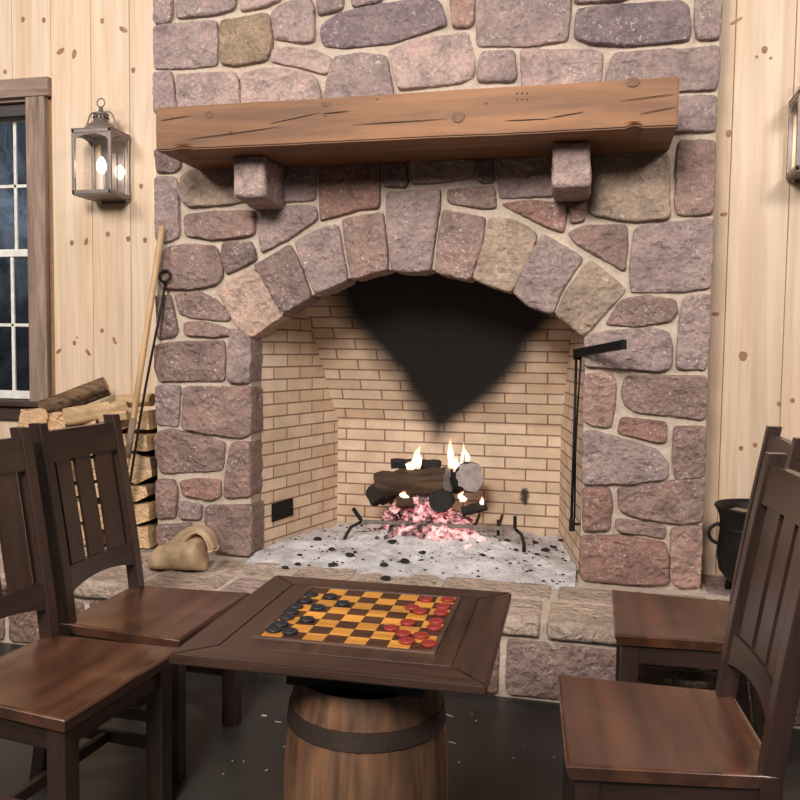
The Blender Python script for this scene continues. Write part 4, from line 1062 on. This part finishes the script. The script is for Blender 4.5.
mb = MB(); mb.tube([(path[-1].x+.013*math.sin(q_), path[-1].y+.052*math.cos(q_), path[-1].z-.004+.004*math.sin(3*q_)) for q_ in [2*math.pi*k/24 for k in range(25)]], .006, 8, cap=False); mb.build('rolled_hem', MBUR, bag)

# ------------------------------------------------------------------ cauldron
cpx, cpy = .690, -.02
pot = empty('iron_cauldron', (cpx, cpy, HZ), 0, 'black cast iron cauldron of ashes standing right of the stone pier', 'cauldron')
prof = [(.0001, .035), (.06, .036), (.11, .055), (.148, .10), (.160, .16), (.156, .23), (.150, .29), (.156, .335), (.170, .362), (.176, .37), (.174, .378), (.166, .376), (.152, .35), (.142, .29), (.148, .22), (.15, .17)]
mb = MB(); mb.lathe(prof, 64); mb.lathe([(.158, .285), (.156, .292), (.151, .296)], 64); mb.build('pot_body', MIRON, pot)
mb = MB(); mb.lathe([(.150, .338), (.10, .345), (.04, .35), (.0001, .352)], 40)
for i, v in enumerate(mb.v): mb.v[i] = (v[0], v[1], v[2]+.012*noise.noise(Vector(v)*25))
mb.build('ash_fill', simple('brown_ash', (140, 118, 92), .95, 0, .7, 50, .3), pot)
for s in (-1, 1):
    mb = MB(); mb.tube([(s*(.150+.046*math.sin(a_)), -.02*0-.01, .255+.042*math.cos(a_)) for a_ in [math.pi*k/14 for k in range(15)]], .0075, 10); mb.build('ear_handle', MIRON, pot)
for k in range(3):
    a_ = .4+2*math.pi*k/3; mb = MB(); mb.tube([(.10*math.cos(a_), .10*math.sin(a_), .06), (.12*math.cos(a_), .12*math.sin(a_), .03), (.125*math.cos(a_), .125*math.sin(a_), 0)], [.018, .013, .014], 10); mb.build('foot', MIRON, pot)

# ------------------------------------------------------------------ fireplace crane
cr_ = empty('pot_crane', (-.075, .06, .5), 0, 'black iron swing crane hinged to the right side of the firebox opening', 'crane')
def L_(p, o): return Vector(p)-o.location
mb = MB(); A0, A1 = W(575, 353.5, .05), W(624, 344.5, -.30); mb.bar(L_(A0, cr_), L_(A1, cr_), .022, .036, .002); mb.build('arm', MIRON, cr_)
mb = MB(); e_ = (A1-A0).normalized(); mb.bar(L_(A1-e_*.004, cr_), L_(A1+e_*.002, cr_), .024, .039, .002); mb.tube([L_(A1-e_*.02+Vector((-.016, 0, .006)), cr_), L_(A1-e_*.02+Vector((.016, 0, .006)), cr_)], .006, 8); mb.build('end_cap', MIRON, cr_)
mb = MB(); mb.tube([L_(W(576.5, 350, .06), cr_), L_(W(574, 440, .06), cr_), L_(W(571, 531, .06), cr_)], .0062, 10); mb.build('hinge_rod', MIRON, cr_)
mb = MB(); mb.tube([L_(W(581, 356, .05), cr_), L_(W(578, 400, .055), cr_), L_(W(575.5, 450, .06), cr_), L_(W(574.5, 518, .06), cr_)], .0048, 8); mb.build('brace_rod', MIRON, cr_)
mb = MB(); p = L_(W(572, 524, .06), cr_); mb.box(p.x-.013, p.x+.013, p.y-.012, p.y+.012, p.z-.032, p.z+.026, .004); mb.tube([(p.x+.01, p.y, p.z), (p.x+.045, p.y+.01, p.z)], .006, 8); mb.build('lower_bracket', MIRON, cr_)
mb = MB(); p = L_(W(577, 354, .06), cr_); mb.box(p.x-.016, p.x+.016, p.y-.014, p.y+.014, p.z-.026, p.z+.022, .004); mb.tube([(p.x+.01, p.y, p.z), (p.x+.045, p.y+.01, p.z)], .006, 8); mb.build('upper_bracket', MIRON, cr_)

# ------------------------------------------------------------------ fire
GY = .36
mb = MB(); nx, ny = 150, 90; vs = []; fs = []
def ash_h(x, y):
    cx_ = (x+.775)/.45; cy_ = (y-.42)/.30; h_ = .085*math.exp(-(cx_**2+cy_**2)*1.3)
    h_ += .022*(noise.noise(Vector((x*6, y*6, 1)))+.5*noise.noise(Vector((x*17, y*17, 2)))+.25*noise.noise(Vector((x*50, y*50, 5)))+.6)
    edge = min(1, max(0, (y+.10+.05*noise.noise(Vector((x*5, 0, 3))))/.16)); return HZ-.004+h_*edge*1.0+(.006*edge)
for j in range(ny+1):
    for i in range(nx+1):
        y = -.14+(BY-.006+.14)*j/ny; a_, b_ = (OL+.012, OR-.012) if y < .12 else (xl(y)+.004, xr(y)-.004); x = a_+(b_-a_)*i/nx
        vs.append((x, y, ash_h(x, y)))
for j in range(ny):
    for i in range(nx): k = j*(nx+1)+i; fs.append((k, k+1, k+nx+2, k+nx+1))
mb.add(vs, fs, 0, True); o = mb.build('ash_bed', MASH); tag(o, 'grey white ash covering the floor of the brick firebox', 'ash', kind='stuff'); recenter(o)
def rock(mb, c, r, seed, sub=2, sq=(1, 1, .7), mi=0):
    bm = bmesh.new(); bmesh.ops.create_icosphere(bm, subdivisions=sub, radius=1)
    for v in bm.verts:
        q = v.co*1.3+Vector((seed*3.7, seed, 0)); k = 1+.45*noise.noise(q)+.25*noise.noise(q*2.5)
        v.co = Vector((v.co.x*r*sq[0]*k+c[0], v.co.y*r*sq[1]*k+c[1], v.co.z*r*sq[2]*k+c[2]))
    mb.bm(bm, mi)
# embers
mb = MB(); rng = random.Random(5)
for i in range(330):
    x = rng.gauss(-.775, .13); y = rng.gauss(.39, .08)
    if not (-1.06 < x < -.50 and .25 < y < .62): continue
    rock(mb, (x, y, ash_h(x, y)+rng.uniform(0, .05)*math.exp(-((x+.775)/.16)**2)), rng.uniform(.012, .028), i, 1)
for i in range(260):
    x = rng.uniform(-1.02, -.60); y = rng.uniform(.40, .58); rock(mb, (x, y, HZ+.11+rng.uniform(0, .15)*max(.1, 1-abs(x+.84)/.28)), rng.uniform(.014, .032), i+500, 1)
o = mb.build('embers', MEMB); tag(o, 'glowing pink embers piled under and in the burning grate', 'embers', kind='stuff'); recenter(o)
mb = MB()
for i in range(420):
    x = rng.uniform(OL+.05, OR-.06); y = rng.uniform(-.08, .74)
    if y > .12 and not xl(y)+.02 < x < xr(y)-.02: continue
    if rng.random() > .25+abs(noise.noise(Vector((x*5, y*5, 0))))*1.8: continue
    rock(mb, (x, y, ash_h(x, y)+.002), rng.uniform(.003, .009), i+900, 1, (1.2, 1, .5))
o = mb.build('charcoal_bits', MCOAL); tag(o, 'small black charcoal crumbs scattered over the ash', 'charcoal', kind='stuff'); recenter(o)
lump_px = [(535, 548), (545, 552), (553, 547), (507, 546), (516, 552), (482, 556), (561, 541), (537, 556), (384, 561), (392, 549), (422, 555), (332, 551), (333, 560), (386, 572), (405, 560), (350, 556), (300, 552), (298, 558), (285, 561), (318, 541), (372, 547), (489, 563), (447, 560), (528, 542), (522, 557), (310, 567), (460, 551)]
for i, (px, py) in enumerate(lump_px[:20]):
    p = Zp(px, py, HZ+.03); 
    if p.y > BY-.05: p.y = BY-.06
    mb = MB(); r_ = rng.uniform(.009, .019); rock(mb, (p.x, p.y, ash_h(p.x, p.y)+r_*.35), r_, i+40, 2, (1.3, 1, .6)); o = mb.build('charcoal_lump', MCOAL)
    tag(o, 'black lump of charcoal lying on the ash', 'charcoal', 'charcoal lumps on the ash'); recenter(o)
# fire grate
gr = empty('fire_grate', (-.775, GY, HZ), 0, 'grey iron fire grate holding the burning logs inside the brick firebox', 'grate')
gl = lambda p: L_(p, gr)
f0, f1 = W(362, 521.5, GY), W(515, 529, GY)
mb = MB(); mb.bar(gl(f0), gl(f1), .016, .018, .002); mb.build('front_bar', MIRONR, gr)
for (top, tip, ft) in (((362, 521.5), (353, 508), (344, 543)), ((515, 529), (515, 516), (524, 549))):
    mb = MB(); T_, H_, B_ = W(*top, GY), W(*tip, GY-.0), W(*ft, GY-.04)
    mb.tube([gl(T_), gl(T_.lerp(B_, .3)+Vector(((B_.x-T_.x)*.35, 0, .004))), gl(T_.lerp(B_, .7)+Vector(((B_.x-T_.x)*.25, 0, 0))), gl(Vector((B_.x, B_.y, ash_h(B_.x, B_.y)-.005)))], .0085, 8)
    mb.build('leg', MIRON, gr)
    mb = MB(); mb.bar(gl(T_), gl(H_+Vector((0, .0, 0))), .017, .017, .002, up=(0, 1, 0)); mb.build('horn', MIRON, gr)
mb = MB()
for k in range(6):
    x = f0.x+.09+(f1.x-f0.x-.18)*k/5; zz = f0.z+(f1.z-f0.z)*k/5
    mb.tube([gl((x, GY, zz)), gl((x, GY+.12, zz-.012)), gl((x, GY+.26, zz+.01))], .008, 8)
mb.build('cross_bars', MIRON, gr)
for sx in (.14, .86):
    x = f0.x+(f1.x-f0.x)*sx; mb = MB(); mb.tube([gl((x, GY+.24, f0.z)), gl((x, GY+.25, HZ+.02))], .008, 8); mb.build('leg', MIRON, gr)
def burn_log(p, q, r0, r1, seed, label, mats, sect=None, name='burning_log'):
    o = cross_log(p, q, r0, r1, seed, label, mats, sect, name, .22); o['group'] = 'logs burning in the grate'; o['category'] = 'burning log'; return o
burn_log(W(378, 483, .52), W(448, 482, .46), .062, .074, 31, 'large half-burnt brown log lying across the middle of the grate', [MASHED, MCHARX])
burn_log(W(470, 477, .47), W(456, 480, .66), .074, .070, 33, 'grey-ashed round log end at the right of the fire', [MASHED, MCHAR])
burn_log(W(392, 463, .60), W(440, 465, .58), .026, .028, 35, 'thin charred log along the top back of the fire', [MCHAR, MCHAR], tri)
burn_log(W(440, 501, .33), W(446, 499, .56), .056, .046, 37, 'blackened log end pointing forward beneath the large log', [MCHAR, MCHAR])
burn_log(W(372, 495, .46), W(392, 493, .56), .052, .046, 39, 'black squared charred log end at the left of the fire', [MCHAR, MCHAR], lambda a_: 1+.16*math.cos(4*a_))
burn_log(W(396, 503, .38), W(413, 503, .40), .027, .022, 41, 'small brown knobby burnt stub in front of the embers', [MCHARX, MCHARX])
burn_log(W(462, 512, .38), W(486, 505, .42), .024, .026, 43, 'small black charred stick at the right front of the grate', [MCHAR, MCHAR])
# flames
def flame(px, py, hgt, w, y, seed, label, lean=0.):
    p = W(px, py, y); mb = MB(); n, L = 14, 16; vs = []; fs = []
    for j in range(L+1):
        t = j/L; r = w*(math.sin(min(1, (t*1.15+.12))*math.pi)**.8 if t < .6 else 1.)*(1 if t < .6 else 1)
        r = w*max(.02, (1-t)**.75)*(.55+.6*math.sin(min(1, t*2.2)*math.pi/2)); dx = lean*t*t+w*.5*noise.noise(Vector((seed, t*2.5, 0))); dy = w*.4*noise.noise(Vector((seed, t*2.5, 7)))
        for k in range(n):
            a_ = 2*math.pi*k/n; q = 1+.35*noise.noise(Vector((math.cos(a_)*1.2, math.sin(a_)*1.2, t*4+seed)))
            vs.append((dx+r*q*math.cos(a_), dy+r*q*.6*math.sin(a_), hgt*t))
    for j in range(L):
        for k in range(n): fs.append((j*n+k, j*n+(k+1) % n, (j+1)*n+(k+1) % n, (j+1)*n+k))
    mb.add(vs, fs, 0, True); o = mb.build('flame', MFL, None, p); tag(o, label, 'flame', 'flames above the logs')
flame(417, 469, .13, .030, .50, 1, 'short wispy flame over the left half of the large log', .01)
flame(410, 470, .05, .030, .48, 5, 'low flicker at the foot of the left flame')
flame(451, 469, .165, .022, .50, 2, 'tallest bright flame in the middle of the fire', -.01)
flame(456, 472, .09, .026, .48, 7, 'wide low flame at the foot of the tallest one')
flame(468, 463, .09, .016, .52, 3, 'slanting flame on top of the round grey log end', -.03)
flame(462, 466, .13, .010, .53, 9, 'thin faint flame right of the tallest one', .01)
flame(482, 505, .045, .014, .38, 4, 'small flame on the charred stick at the right')
flame(462, 502, .06, .024, .46, 11, 'low glowing flame under the round grey log end')
flame(404, 499, .045, .026, .44, 13, 'low bright flame among the embers at the left')

# splinters on the floor
mb = MB(); rng = random.Random(12)
for i in range(70):
    x, y = rng.uniform(-1.1, .1), rng.uniform(-1.5, -.66)
    if i > 45: x, y = rng.uniform(-1.2, 0.), rng.uniform(-2.2, -1.5)
    if (x+.51)**2+(y+1.78)**2 < .045: continue
    a_ = rng.uniform(0, 3.14); l_ = rng.uniform(.003, .009) if rng.random() < .8 else rng.uniform(.015, .03)
    mb.bar((x-l_/2*math.cos(a_), y-l_/2*math.sin(a_), .0015), (x+l_/2*math.cos(a_), y+l_/2*math.sin(a_), .0015), rng.uniform(.002, .004), .002, 0)
for px, py, l_, a_ in ((449, 716, .035, -.5), (264, 716, .02, .2)):
    p = Zp(px, py, 0); mb.bar((p.x-l_/2*math.cos(a_), p.y-l_/2*math.sin(a_), .002), (p.x+l_/2*math.cos(a_), p.y+l_/2*math.sin(a_), .002), .004, .003, 0)
o = mb.build('wood_splinters', simple('pale_splinter', (196, 180, 160), .9)); tag(o, 'tiny pale wood splinters strewn over the dark floor', 'splinters', kind='stuff'); recenter(o)

# ------------------------------------------------------------------ light
def area(name, loc, tgt, size, e, c):
    l = bpy.data.lights.new(name, 'AREA'); l.energy = e; l.color = c; l.shape = 'DISK'; l.size = size; o = bpy.data.objects.new(name, l); COL.objects.link(o)
    o.location = loc; o.rotation_euler = (Vector(tgt)-Vector(loc)).to_track_quat('-Z', 'Y').to_euler(); return o
area('ceiling_lamp', (-.9, -5.2, 3.7), (-.9, 0, 1.3), 1.3, 335, (1., .93, .865))
area('ceiling_lamp', (-3.6, -3.4, 3.9), (-2., 0, 1.4), 1.0, 95, (1., .93, .865))
area('ceiling_lamp', (2.4, -3.4, 3.9), (.6, 0, 1.4), 1.0, 105, (1., .93, .865))
l = bpy.data.lights.new('fire_glow', 'POINT'); l.energy = 3.; l.color = (1., .48, .36); l.shadow_soft_size = .07; o = bpy.data.objects.new('fire_glow', l); COL.objects.link(o); o.location = (-.74, .52, HZ+.33)
wd = bpy.data.worlds.new('world'); C.world = wd; wd.use_nodes = True; bg = wd.node_tree.nodes['Background']; bg.inputs[0].default_value = (1., .92, .85, 1); bg.inputs[1].default_value = .10
C.view_settings.view_transform = 'Standard'; C.view_settings.look = 'None'; C.view_settings.gamma = 1; C.view_settings.exposure = -.12; C.view_settings.use_curve_mapping = False
